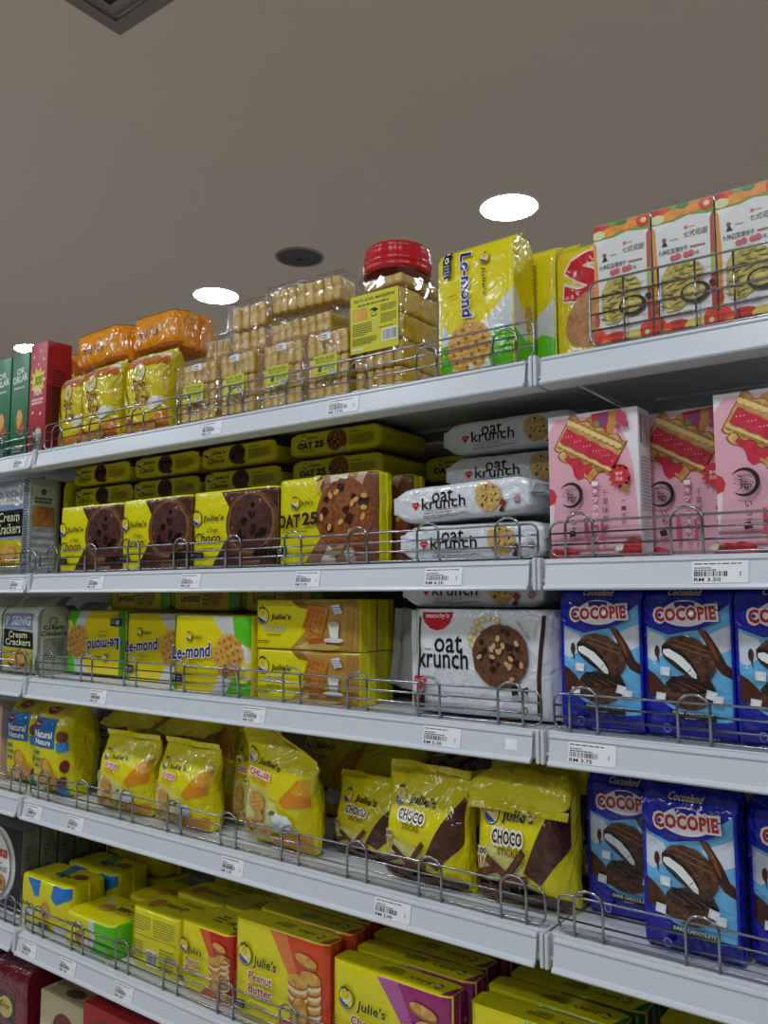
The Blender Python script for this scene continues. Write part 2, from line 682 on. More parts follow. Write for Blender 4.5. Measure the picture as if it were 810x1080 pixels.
# ------------------------------------------------------------------ the room
CEIL = 2.7
X0, X1, Y0, Y1 = -7.0, 6.0, -4.0, 7.5
mb = MB(); mb.box(X0 - .2, Y0 - .2, -.1, X1 + .2, Y1 + .2, 0, mat('#dcd5c8', 'paint')); structure('floor', mb)
ceil_m = mat('#dccfc5', 'matte')
mb = MB(); mb.box(X0 - .2, Y0 - .2, CEIL, X1 + .2, Y1 + .2, CEIL + .1, ceil_m); structure('ceiling', mb)
wall_m = mat('#a9a39b', 'matte')
for nm, b in (('wall_left', (X0 - .1, Y0, 0, X0, Y1, CEIL)), ('wall_right', (X1, Y0, 0, X1 + .1, Y1, CEIL)), ('wall_front', (X0, Y0 - .1, 0, X1, Y0, CEIL)), ('wall_back', (X0, Y1, 0, X1, Y1 + .1, CEIL))):
    mb = MB(); mb.box(*b, wall_m); structure(nm, mb)

# ------------------------------------------------------------------ recessed ceiling lamps (each gives its own light)
lamp_glow = glow('lamp diffuser', LAMP_STRENGTH)
def lamp_meshes():
    ring, disc = MB(), MB()
    ring.lathe([(.0905, -.001), (.092, -.004), (.095, -.0045), (.099, -.003), (.101, 0)], mat('#f3f2ef', 'plastic'), 48)
    disc.lathe([(.0905, -.003), (.075, -.0046), (.04, -.0056), (.0001, -.006)], lamp_glow, 48)
    return ring.mesh('lamp_ring', True), disc.mesh('lamp_disc', True)
LR, LD = lamp_meshes()
def lamp(x, y, label, group=None):
    o = link('ceiling_lamp', None, None, (x, y, CEIL))
    tag(o, label, 'ceiling lamp', group)
    link('trim_ring', LR, o)
    link('diffuser', LD, o)
lamp(.49, 1.32, 'round white recessed ceiling lamp above the yellow lemon biscuit pack')
lamp(-.87, 1.3, 'round white recessed ceiling lamp behind the stacked clear rusk bags')
lamp(-2.19, 1.27, 'round recessed ceiling lamp far off, above the green and red cartons')
for x in (1.85, 3.2):
    lamp(x, 1.32, 'round recessed ceiling lamp of the next aisle', 'lamps out of view over the next aisle')
for y in (-.85, -2.2):  # the row farther from the shelves is added to brighten the lower rails
    for x in (-2.66, -1.32, .02, 1.36, 2.72):
        lamp(x, y, 'unseen round recessed ceiling lamp over the shoppers aisle', 'lamps out of view over this aisle')
for x in (-2.9, .2, 3.2):  # added out of view, so floor bounce lifts the ceiling
    lamp(x, 4.2, 'added round recessed ceiling lamp, unseen, far behind the shelves', 'added lamps out of view far behind')

mb = MB()
mb.lathe([(.0905, -.0005), (.088, -.005), (.083, -.006), (.080, -.004)], mat('#8d8a86', 'plastic'), 40)
g = MB()
g.lathe([(.080, -.004), (.06, -.0075), (.03, -.009), (.0001, -.0095)], baked('speaker grille', '#3d3c3b', '#565452', 900, 'card', .6, .3), 40)
bdg = MB(); bdg.box(-.012, -.006, -.0115, .012, .006, -.009, mat('#1d1d1d', 'plastic'), .001)
sp = link('ceiling_speaker', None, None, (-.322, 1.212, CEIL))
tag(sp, 'round dark grey speaker grille set in the ceiling between the two lamps', 'speaker')
link('rim', mb.mesh('speaker_rim', True), sp); link('grille', g.mesh('speaker_grille', True), sp); link('badge', bdg.mesh('speaker_badge'), sp)

# square air diffuser at the top edge of the view: corner at (.18, .06), running to +x and -y
vt = link('ceiling_vent', None, None, (.18 + .3, .06 - .3, CEIL))
tag(vt, 'square grey air diffuser with stepped frames set in the ceiling', 'air vent')
def square_ring(a, b, za, zb, m, t=.002):
    k = MB()
    vs, fs = [], []
    for (h, z) in ((a, za), (b, zb), (b, zb + t), (a, za + t)):
        vs += [Vector((-h, -h, z)), Vector((h, -h, z)), Vector((h, h, z)), Vector((-h, h, z))]
    for j in range(4):
        for i in range(4):
            fs.append((j * 4 + i, j * 4 + (i + 1) % 4, ((j + 1) % 4) * 4 + (i + 1) % 4, ((j + 1) % 4) * 4 + i))
    k.add(vs, fs, m)
    return k
vm = mat('#807975', 'paint')
link('frame', square_ring(.30, .262, -.004, -.010, vm).mesh('vent_frame'), vt)
for a, b in ((.258, .215), (.205, .16), (.15, .105)):
    link('louvre_ring', square_ring(a, b, -.004, -.022, vm).mesh('vent_louvre'), vt)
k = MB(); k.box(-.095, -.095, -.014, .095, .095, -.010, vm, .002); link('centre_plate', k.mesh('vent_plate'), vt)

# ------------------------------------------------------------------ shelving
BAYW = 1.2
DECK = {1: 1.768, 2: 1.497, 3: 1.2755, 4: 1.0265, 5: .7565, 6: .486}
DEPTH = .44
white = mat('#d3d7dd', 'paint')
white2 = mat('#d6d8da', 'paint')
steel = mat('#9b9da2', 'metal')
cream = mat('#cfcdc4', 'paint')

def profile(mb, prof, x0, x1, m):
    """Extrude a closed (y, z) profile along x."""
    n = len(prof)
    vs = [Vector((x0, y, z)) for y, z in prof] + [Vector((x1, y, z)) for y, z in prof]
    fs = [(i, (i + 1) % n, n + (i + 1) % n, n + i) for i in range(n)]
    fs += [tuple(range(n))[::-1], tuple(n + i for i in range(n))]
    mb.add(vs, fs, m)

# rail: z = 0 at its lower edge, its face leaning back
RAIL = [(.0, .0), (-.0025, -.0015), (-.004, .0008), (-.0022, .0042), (.0012, .0055), (.0062, .0315), (.0042, .0335), (.0048, .0362), (.0078, .0378), (.013, .0385), (.016, .0372), (.010, .0345), (.0082, .031), (.0035, .004), (.003, .001)]
def make_shelf(parent, z, x0, x1, first, last):
    """A sheet-metal shelf whose top is at z: deck (mesh of the part), price rail, brackets, end caps."""
    d = MB()
    d.box(x0 + .002, .016, z - .003, x1 - .002, DEPTH - .004, z, white2, .0008)
    d.box(x0 + .002, .014, z - .036, x1 - .002, .016, z - .001, white2)
    d.box(x0 + .002, .014, z - .037, x1 - .002, .050, z - .0352, white2)
    d.box(x0 + .002, .050, z - .037, x1 - .002, .0515, z - .026, white2)
    d.box(x0 + .06, .32, z - .009, x1 - .06, .37, z - .003, white2, .002)
    sh = link('shelf', d.mesh('shelf_deck'), parent)
    r = MB()
    profile(r, [(y, z - .0395 + q) for y, q in RAIL], x0 + .012, x1 - .012, white)
    link('price_rail', r.mesh('price_rail'), sh)
    for ca, cb, sa, sb in ((x0 + .0008, x0 + .0058, x0 + .0058, x0 + .011), (x1 - .0058, x1 - .0008, x1 - .011, x1 - .0058)):
        e = MB()
        e.box(ca, .001, z - .041, cb, .016, z + .0015, white, .0018)
        e.box(sa, .008, z - .030, sb, .0135, z - .026, white, .0005)
        link('end_cap', e.mesh('rail_end_cap'), sh)
    for sx in (x0 + .003, x1 - .0055):
        b = MB()
        prof = [(.03, -.0375), (.03, -.004), (DEPTH - .004, -.004), (DEPTH - .004, -.085), (DEPTH - .04, -.085), (.35, -.008), (.06, -.0065), (.052, -.0375)]
        profile(b, [(y, z + q) for y, q in prof], sx, sx + .0025, white2)
        link('bracket', b.mesh('shelf_bracket'), sh)

def make_bay(x0, label):
    root = link('shelving_unit', None, None, (0, 0, 0))
    tag(root, label, 'shelving')
    x1 = x0 + BAYW
    bp = MB()
    for k in range(6):
        bp.box(x0 + .03, DEPTH + .002, .10 + k * .30, x1 - .03, DEPTH + .008, .397 + k * .30, cream, .001)
    link('back_panel', bp.mesh('back_panel'), root)
    for ux in (x0 + .002, x1 - .032):
        u = MB()
        u.box(ux, DEPTH - .002, 0, ux + .03, DEPTH + .05, 1.91, white2, .003)
        for k in range(56):
            for dx in (.009, .018):
                u.box(ux + dx, DEPTH - .0028, .12 + k * .032, ux + dx + .003, DEPTH - .0016, .12 + k * .032 + .018, mat('#2b2b2c', 'matte'))
        link('slotted_upright', u.mesh('upright'), root)
    kb = MB(); kb.box(x0 + .002, .03, 0, x1 - .002, .045, .10, white2, .002); kb.box(x0 + .002, .02, .10, x1 - .002, DEPTH, .116, white2, .002)
    link('base_deck', kb.mesh('base_deck'), root)
    for n, z in DECK.items():
        make_shelf(root, z, x0, x1, n == 1, n == 6)
make_bay(-BAYW, 'white steel shelving bay of green cartons and cream cracker bags')
make_bay(0.0, 'white steel shelving bay full of yellow biscuit packs, the widest one in view')
make_bay(BAYW, 'white steel shelving bay of blue pie packs and pink cartons')

# ------------------------------------------------------------------ wire guards along the shelf fronts
def make_guard(x0, x1, z, label, grid=False, hoops=(), hi=.048):
    root = link('wire_guard', None, None, (0, 0, 0))
    tag(root, label, 'wire guard')
    y = .0215
    fr = MB()
    rr = .012
    pts = []
    for cx, cz, a0 in ((x1 - rr, z + hi - rr, 90), (x0 + rr, z + hi - rr, 180 - 0)):
        pass
    def arc(cx, cz, a0, a1):
        return [(cx + rr * math.cos(math.radians(a0 + (a1 - a0) * i / 5)), y, cz + rr * math.sin(math.radians(a0 + (a1 - a0) * i / 5))) for i in range(6)]
    zl = z + .0035
    pts = arc(x1 - rr, zl + rr, -90, 0) + arc(x1 - rr, z + hi - rr, 0, 90) + arc(x0 + rr, z + hi - rr, 90, 180) + arc(x0 + rr, zl + rr, 180, 270)
    fr.tube(pts, .0017, steel, 8, closed=True)
    link('frame_wire', fr.mesh('frame_wire', True), root)
    nw = 3 if grid else 2
    for k in range(nw):
        w = MB()
        zz = zl + (hi - .0035) * (k + 1) / (nw + 1)
        w.tube([(x0, y, zz), (x1, y, zz)], .0014, steel, 8)
        link('long_wire', w.mesh('long_wire', True), root)
    if grid:
        n = int((x1 - x0) / .045)
        for i in range(1, n + 1):
            xx = x0 + (x1 - x0) * i / (n + 1)
            w = MB(); w.tube([(xx, y + .003, z + .0012), (xx, y + .003, z + hi)], .0014, steel, 8)
            link('upright_wire', w.mesh('upright_wire', True), root)
    for hx in hoops:
        h = MB()
        hw = .0185
        top = z + hi + (.010 if hi < .05 else -.006)
        pts = [(hx - hw, y - .003, z + .0012), (hx - hw, y - .003, top - hw * .8)]
        pts += [(hx - hw * math.cos(math.radians(a)), y - .003, top - hw * .8 + hw * .8 * math.sin(math.radians(a))) for a in range(20, 180, 20)]
        pts += [(hx + hw, y - .003, top - hw * .8), (hx + hw, y - .003, z + .0012)]
        h.tube(pts, .0019, steel, 8)
        link('hoop', h.mesh('guard_hoop', True), root)
HOOPS = [.06, .197, .338, .475, .614, .755, .890, 1.020, 1.150]
shelf_word = {1: 'top', 2: 'second', 3: 'third', 4: 'fourth', 5: 'fifth'}
front_of = {1: ('green and red cartons', 'rusk bags and rusk jar', 'vegetable cracker cartons'),
            2: ('striped cream cracker packs', 'chocolate chip cookie packs', 'pink strawberry cartons'),
            3: ('white cream cracker bags', 'lemon biscuit packs', 'upper blue pie packs'),
            4: ('blue and yellow snack bags', 'cheese cracker and chocolate stick bags', 'lower blue pie packs'),
            5: ('oval-badged cookie carton', 'peanut butter biscuit packs', 'lowest packs of the end bay')}
for n in range(1, 6):
    z = DECK[n]
    hi = .057 if n == 1 else .048
    make_guard(.008 - BAYW, -.008, z, f'chrome wire guard on the {shelf_word[n]} shelf before the {front_of[n][0]}', hoops=[-.046, -.18, -.32, -.46], hi=hi)
    make_guard(.008, BAYW - .006, z, f'chrome wire guard on the {shelf_word[n]} shelf before the {front_of[n][1]}', hoops=HOOPS, hi=hi)
    if n == 1:
        make_guard(BAYW + .075, BAYW * 2 - .008, z, f'taller chrome wire grid on the {shelf_word[n]} shelf in front of the {front_of[n][2]}', grid=True, hi=.09)
    else:
        make_guard(BAYW + .012, BAYW * 2 - .008, z, f'chrome wire guard on the {shelf_word[n]} shelf before the {front_of[n][2]}', hoops=[1.253, 1.389, 1.525, 1.66], hi=hi)

# ------------------------------------------------------------------ price tags in the rails
def make_tag(x, n, price, label, w=.056, faint=False, text='#3a3a40'):
    """A paper slip lying on the leaning rail face."""
    a = Art(w, .026, 'paper')
    a.lines(4, 84, 92, 95, 1, text, seed=int(x * 900)); a.lines(4, 66, 40, 73, 1, text, seed=int(x * 700) + 1, frac=.7)
    a.lines(4, 56, 58, 63, 1, text, seed=int(x * 500) + 2, frac=.7)
    a.barcode(4, 30, 64, 53, '#26262c', seed=int(x * 1000) % 997, n=22)
    a.T(price, 4, 7, 52, 24, '#17171c', .02)
    a.R(84, 32, 88, 34, text).R(85.5, 34, 86.6, 47, text).R(84, 47, 88, 49, text)
    m = MB()
    pk = Pack(w, .026, .0006, .0002, flat=True)
    pk.body(m, mat('#eef0f2', 'paper'))
    pk.art(m, 'front', a, .00008, .00003)
    zr = DECK[n] - .0395
    o = link('price_tag', m.mesh('price_tag'), None, (x + w / 2, .0012 - .00075, zr + .0058), (-math.atan2(.005, .026), 0, 0))
    tag(o, label, 'price tag')
def tag_at(*a, **k): make_tag(*a, **k)
T = [(-.082, 1, 'RM 8.90', 'small price tag on the top rail below the red carton'),
     (.545, 1, 'RM 6.50', 'small price tag on the top rail below the clear rusk bags'),
     (.842, 1, 'RM 17.90', 'white price tag on the top rail below the red-lidded jar'),
     (-.075, 2, 'RM 4.90', 'small price tag on the second rail below the striped cream cracker packs'),
     (.215, 2, 'RM 5.20', 'small price tag below the first dark chocolate chip pack on the second rail'),
     (.497, 2, 'RM 5.20', 'price tag below the biggest-looking dark chocolate chip pack'),
     (.775, 2, 'RM 5.20', 'price tag on the second rail below the tan oat cookie pack'),
     (1.025, 2, 'RM 6.20', 'price tag on the second rail below the two lying white oat packs'),
     (1.398, 2, 'RM 3.50', 'white price tag on the rail below the middle pink carton'),
     (.235, 3, 'RM 4.70', 'small price tag on the third rail below the first lemon packs'),
     (.66, 3, 'RM 4.70', 'price tag on the third rail below the two golden cracker boxes'),
     (1.02, 3, 'RM 5.20', 'price tag on the third rail below the standing white oat pack'),
     (1.238, 3, 'RM 3.75', 'price tag on the third rail below the first upper blue pie pack'),
     (.03, 4, 'RM 6.90', 'small price tag on the fourth rail nearest the bay joint'),
     (.175, 4, 'RM 2.00', 'small price tag on the fourth rail below the first cheese cracker bag'),
     (.615, 4, 'RM 2.00', 'price tag on the fourth rail below the tall slumped cheese bag'),
     (.935, 4, 'RM 2.00', 'price tag on the fourth rail below the middle chocolate stick bag'),
     (.03, 5, 'RM 4.50', 'small price tag on the fifth rail below the yellow and blue pack'),
     (.165, 5, 'RM 4.50', 'small price tag on the fifth rail below the green-cornered pack'),
     (.34, 5, 'RM 4.20', 'small price tag on the fifth rail below the plain yellow pack back')]
for t in T:
    make_tag(*t, w=.062 if t[0] > .8 else .052)
bl = MB(); bl.box(0, 0, 0, .017, .0006, .014, mat('#f1f2f2', 'paper'))
o = link('blank_sticker', bl.mesh('blank_sticker'), None, (1.150, .0018, DECK[3] - .0395 + .012), (-.19, 0, 0))
tag(o, 'small blank white sticker near the end of the third rail', 'sticker')

# ------------------------------------------------------------------ product kinds
YEL, YEL2, BRN, LIME = '#e3d80c', '#e6d310', '#4a2a22', '#5cc21e'

def finish(key, pk, skin_m, arts, seals=(), skin=None, extra=(), seal_m=None, angle=None):
    mb = MB()
    pk.body(mb, skin_m, skin)
    for face, a in arts:
        pk.art(mb, face, a)
    parts = []
    for sd in seals:
        side, depth = sd[0], sd[1]
        lean = sd[2] if len(sd) > 2 else 0
        parts.append(('end_seal' if side in ('left', 'right') else side + '_seal', pk.seal(side, depth, seal_m or skin_m, lean=lean).mesh(key + '_seal', True)))
    parts += list(extra)
    kind(key, mb.mesh(key, True, angle), parts)
    return pk

# --- chocolate chip cookie pack
def choc_front(w, h):
    a = Art(w, h)
    a.P([(37, 100), (49, 76), (47, 40), (27, 0), (100, 0), (100, 100)], '#4b2b20')
    a.P([(52, 92), (62, 99), (84, 99), (96, 86), (98, 40), (88, 8), (62, 4), (50, 20), (47, 40), (49, 76)], '#57351f').C(73, 55, 43, '#6e472b').C(73, 55, 39, '#8a5c3a')
    a.cookie(72.5, 56, 36, DARKCOOKIE(), '#180a0a', 15, 4, size=.13)
    a.maker(9, 59, 43, 69, r=10)
    a.T('Chip', 23, 44, 36, 52, '#171412', .0, .35).T('Choco', 7, 32, 40, 46, '#171412', .012, .3)
    a.lines(17, 25, 33, 27, 1, '#3a3a20', 3)
    a.R(1, 13, 19, 21, '#22272b').T('8', 3, 15, 6, 19.5, '#d8dde4', .01).lines(8, 15, 17, 19, 2, '#9aa0a6', 4)
    a.lines(1, 4, 12, 6.5, 1, '#55551a', 5)
    a.blob(82, 17, 6, '#26100e', .25, 9, 3).blob(90, 19, 7, '#1e0d0c', .25, 9, 5).blob(96, 15, 5, '#26100e', .25, 9, 6)
    a.T('COOKIES', 66, 4, 86, 7.5, '#caa98c', .01)
    return a
def choc_side(w, d):
    a = Art(w, d)
    a.maker(9, 58, 34, 80, r=20)
    a.T('Chip', 22, 43, 31, 55, '#171412', 0, .3).T('Choco', 10, 22, 33, 46, '#171412', .01, .3)
    a.lines(12, 12, 26, 16, 1, '#55551a', 1)
    a.cookie(50, 52, 44, DARKCOOKIE(), '#1d0d0c', 9, 7, size=.17)
    a.blob(56, 12, 8, '#26100e', .3, 9, 2).blob(60, 14, 7, '#1e0d0c', .3, 9, 8)
    a.lines(66, 72, 86, 80, 1, '#3a3a14', 2).lines(66, 24, 93, 66, 6, '#6f6a12', 6)
    return a
w, h, d = .213, .140, .052
pk = Pack(w, h, d, r=.007, bulge=.07, tapers={'left': (.016, .62), 'right': (.016, .62)}, wrinkle=.0011, freq=34, seed=1)
endc = Art(d, h); endc.R(0, 0, 22, 100, '#4b2b20')
finish('choc', pk, mat(YEL), [('front', choc_front(w, h)), ('bottom', choc_side(w, d)), ('right', endc)], [('left', .004, .8), ('right', .004, .8)])

# --- oat cookie pack with the big OAT 25
def oat_front(w, h):
    a = Art(w, h)
    a.P([(42, 100), (50, 76), (51, 36), (30, 0), (100, 0), (100, 100)], '#97694f')
    a.P([(56, 100), (74, 100), (70, 60), (60, 60)], '#d8c7b8').P([(84, 100), (92, 100), (74, 50), (66, 50)], '#c2a794')
    a.P([(92, 100), (100, 100), (100, 0), (93, 0), (80, 55)], '#7d4f39')
    a.P([(46, 0), (62, 0), (60, 30)], '#d8c7b8').P([(72, 0), (82, 0), (74, 35)], '#cdb9a9')
    a.cookie(70, 54, 40, OATCOOKIE(), '#3a1a12', 9, 12, oats=11, oat='#d6a860', size=.14)
    a.E(64, 14, 8, 4.5, '#b99a63', rot=20).E(76, 12, 5, 5, '#dfd3c3').E(84, 14, 4, 4, '#9c4a33')
    for i, (u, v) in enumerate(((44, 98), (47, 90), (46, 84))):
        a.E(u, v, 3.2, 3.4, '#dcb45c', rot=60 * i)
    a.maker(22, 66, 41, 73, r=7)
    a.T('OAT', 4, 42, 28, 58, '#3b1d1d', .045).T('25', 30, 44, 46, 59, '#3b1d1d', .045)
    a.lines(9, 37, 38, 39.5, 1, '#3d3a14', 3)
    a.R(2, 12, 14, 20, '#1f2d4f').T('25', 4, 13.5, 8, 18.5, '#dfe5f0', .01)
    a.lines(2, 5, 12, 9, 2, '#55551a', 5)
    return a
def oat_side(w, d):
    a = Art(w, d)
    a.maker(17, 66, 34, 79, r=12)
    a.T('OAT', 10, 28, 27, 58, '#2f1717', .05).T('25', 29, 30, 40, 59, '#2f1717', .05)
    a.lines(14, 16, 30, 21, 1, '#55551a', 1)
    a.cookie(54, 52, 45, OATCOOKIE(), '#3a1a12', 8, 9, oats=7, size=.16)
    a.E(60, 12, 4, 6, '#d8c4a2', rot=20)
    a.lines(68, 72, 86, 80, 1, '#3a3a14', 2).lines(68, 24, 93, 66, 5, '#6f6a12', 6)
    return a
w, h, d = .218, .146, .052
pk = Pack(w, h, d, r=.007, bulge=.07, tapers={'left': (.016, .62), 'right': (.016, .62)}, wrinkle=.0012, freq=34, seed=4)
oend = Art(d, h)
finish('oat', pk, mat('#dcd40e'), [('front', oat_front(w, h)), ('bottom', oat_side(w, d))], [('left', .004, .8), ('right', .004, .8)])

# --- lemon sandwich biscuit pack
def lemon_front(w, h):
    a = Art(w, h)
    a.P([(0, 0), (0, 100), (6, 100), (4, 60), (9, 0)], '#58a41c')
    a.P([(70, 0), (88, 30), (100, 34), (100, 0)], LIME).P([(80, 100), (84, 72), (100, 60), (100, 100)], LIME)
    a.P([(54, 100), (80, 100), (84, 70), (74, 66)], '#c9ccca').P([(54, 0), (72, 0), (86, 34), (72, 36)], '#d3d6d6')
    a.E(92, 48, 8, 17, '#e8e8dc').E(93, 30, 9, 14, '#ecdf62')
    a.cracker(76, 50, 27, sx=1.0, base=BISCUIT())
    a.maker(26, 68, 44, 74, r=6)
    a.TO('Le-mond', 4, 44, 56, 62, '#1d2a8c', '#f2f0d8', .03, .12, rot=5, grow=.03)
    a.T('Lemon', 25, 36, 39, 41, '#6a7a1e', 0).lines(22, 31, 42, 33.5, 1, '#7a801e', 3)
    a.R(3, 12, 18, 23, '#1c2340').T('10', 5, 14, 9, 21, '#e6e9f2', .02).lines(11, 14.5, 16.5, 21, 2, '#aab0c0', 1)
    a.lines(3, 5, 16, 9, 2, '#7a7a20', 5)
    return a
w, h, d = .206, .138, .062
pk = Pack(w, h, d, r=.006, bulge=.05, tapers={'left': (.012, .7), 'right': (.012, .7)}, wrinkle=.0009, freq=34, seed=7)
lt = Art(w, d); lt.R(0, 0, 5, 100, '#58a41c').R(86, 0, 100, 100, LIME).T('Le-mond', 14, 30, 44, 62, '#1d2a8c', .02, .1).cracker(66, 50, 34).lines(48, 20, 58, 80, 4, '#6f6a12', 3)
lr = Art(d, h); lr.P([(0, 0), (100, 0), (100, 22), (0, 34)], LIME).P([(0, 34), (100, 22), (100, 36), (0, 60)], '#d9dcdc')
lg = Art(d, h); lg.R(0, 0, 100, 34, LIME)
lemon_parts = [('left', .004, .5), ('right', .004, .5)]
finish('lemon', pk, mat(YEL2), [('front', lemon_front(w, h)), ('topback', lt), ('bottom', lt), ('left', lg)], lemon_parts)

# the same family upright: narrower, taller, with its lettering turned
def lemon_up(w, h):
    a = Art(w, h)
    a.P([(0, 46), (22, 30), (34, 20), (20, 0), (0, 0)], '#d0d3d4').P([(100, 60), (62, 38), (58, 22), (100, 22)], '#d0d3d4')
    a.P([(0, 0), (0, 25), (18, 26), (30, 0)], LIME).P([(60, 0), (64, 24), (82, 33), (100, 28), (100, 0)], LIME)
    a.E(35, 4, 17, 7, '#ece27a').E(55, 6, 15, 8, '#e9e9da')
    a.cracker(42, 22, 19, sx=1.0)
    a.TO('Le-mond', 2, 63, 80, 73, '#1d2a8c', '#f2f0d8', .035, .12, rot=-88, grow=.03)
    a.T("Julie's", 47, 66, 81, 70, '#3a3a1a', .01, .1, rot=-88).emblem(65, 85, 4)
    a.lines(16, 62, 28, 64, 1, '#7a801e', 3)
    a.R(9, 77, 20, 96, '#20242c').T('10', 8.5, 90, 20.5, 93.5, '#e6e9f2', .02, rot=-90).lines(11, 79, 18, 88, 4, '#aab0c0', 1)
    return a
w, h, d = .128, .200, .062
pk = Pack(w, h, d, r=.008, bulge=.06, tapers={'top': (.02, .55), 'bottom': (.012, .8)}, wrinkle=.0012, freq=30, seed=9)
lr = Art(d, h)
lr.P([(0, 0), (100, 0), (100, 22), (0, 30)], LIME).P([(0, 30), (60, 22), (60, 34), (0, 62)], '#d9dcdc')
lr.cracker(72, 40, 10, sx=.6).lines(84, 60, 92, 88, 8, '#6f6a12', 4)
lt2 = Art(w, d)
finish('lemonup', pk, mat(YEL2), [('front', lemon_up(w, h)), ('right', lr)], [('top', .014, .9)])

# --- golden cracker box-shaped pack
def golden_front(w, h):
    a = Art(w, h)
    a.P([(46, 100), (62, 74), (52, 40), (36, 0), (100, 0), (100, 100)], '#b98d3c')
    a.P([(36, 100), (46, 100), (58, 80), (44, 84)], '#8a6a20').P([(36, 0), (56, 20), (58, 0)], '#d8bd78')
    a.P([(88, 0), (94, 0), (97, 100), (90, 100)], '#a97d35')
    a.emblem(8.5, 66, 17)
    a.T("Julie's", 17, 56, 37, 71, '#141414', .018, .1)
    a.TO('GOLDEN', 10, 37, 31, 47, '#7a6a3c', '#efe6b8', .0, grow=.05)
    a.lines(13, 28, 29, 33, 1, '#6b5a1c', 3).lines(4, 12, 16, 19, 2, '#3a3510', 4)
    c1 = baked('printed cracker sheet', '#b4631b', '#d28a35', 60)
    a.P([(55, 90), (74, 82), (68, 30), (49, 44)], c1)
    for i in range(4):
        for j in range(4):
            a.C(55 + i * 4.4 + j * -1.2 + 1, 81 - i * 2 - j * 11, 1.6, '#7f3f10')
    a.P([(50, 34), (74, 24), (72, 14), (56, 12)], c1).P([(54, 22), (80, 30), (80, 24), (58, 10)], '#a85c1c')
    a.P([(74, 52), (84, 54), (83, 26), (76, 24)], '#e9e7df').E(79, 53, 5, 5, '#c9b696').E(79, 22, 9, 5, '#ded9cc')
    a.P([(77, 88), (84, 91), (87, 74), (80, 70)], '#e9ecf2').lines(78, 72, 86, 88, 4, '#2c3a8c', 9)
    a.E(70, 9, 16, 5, '#c7a357')
    return a
w, h, d = .224, .083, .052
pk = Pack(w, h, d, r=.005, bulge=.02, tapers={'right': (.01, .8), 'left': (.01, .8)}, wrinkle=.0007, freq=36, seed=12)
gt = Art(w, d); gt.R(50, 0, 100, 100, '#b98d3c').T("Julie's", 10, 30, 30, 60, '#141414', .01, .1)
finish('golden', pk, mat(YEL), [('front', golden_front(w, h)), ('topback', gt)], [('left', .003, .9), ('right', .003, .9)])

# --- white oat cookie packs
def heart(a, u, v, s, c='#cf1f2c'):
    k = a.H / a.W
    a.C(u - s * .42 * k, v + s * .3, s * .52, c).C(u + s * .42 * k, v + s * .3, s * .52, c)
    a.P([(u - s * .88 * k, v + s * .12), (u, v - s), (u + s * .88 * k, v + s * .12), (u, v + s * .5)], c)
    a.T('love', u - s * .55 * k, v + s * .05, u + s * .55 * k, v + s * .4, '#f3dfe0')
def krunch_slim(w, h):
    a = Art(w, h)
    heart(a, 18, 46, 13)
    a.T('oat', 31, 52, 47, 86, '#17130f', .01).T('krunch', 23, 33, 56, 67, '#17130f', .01)
    a.R(25, 29.5, 58, 30.5, '#6b5f58').lines(25, 22, 57, 26, 1, '#8a5f5f', 2).lines(24, 10, 58, 18, 2, '#8f6f6f', 5)
    a.blob(71, 60, 34, '#dcb66a', .14, 16, 6)
    a.cookie(73, 50, 38, PALECOOKIE(), '#4a2a16', 10, 5, oats=8, oat='#e7cf8f', size=.09)
    a.blob(83, 30, 9, '#8c2a2a', .3, 9, 2).blob(82, 12, 7, '#3a1c14', .3, 8, 5)
    a.C(93, 34, 9, '#8d3a5a').C(93, 34, 6.5, '#d8b8c8').lines(92, 28, 94.4, 40, 4, '#8d3a5a', 2)
    return a
w, h, d = .236, .10, .056
pk = Pack(w, h, d, r=.010, bulge=.05, tapers={'left': (.028, .5), 'right': (.020, .62)}, wrinkle=.0016, freq=26, seed=15)
WH = mat('#dfe1e6', 'foil')
finish('krunchslim', pk, WH, [('bottom', krunch_slim(w, d))], [('left', .014), ('right', .012)])

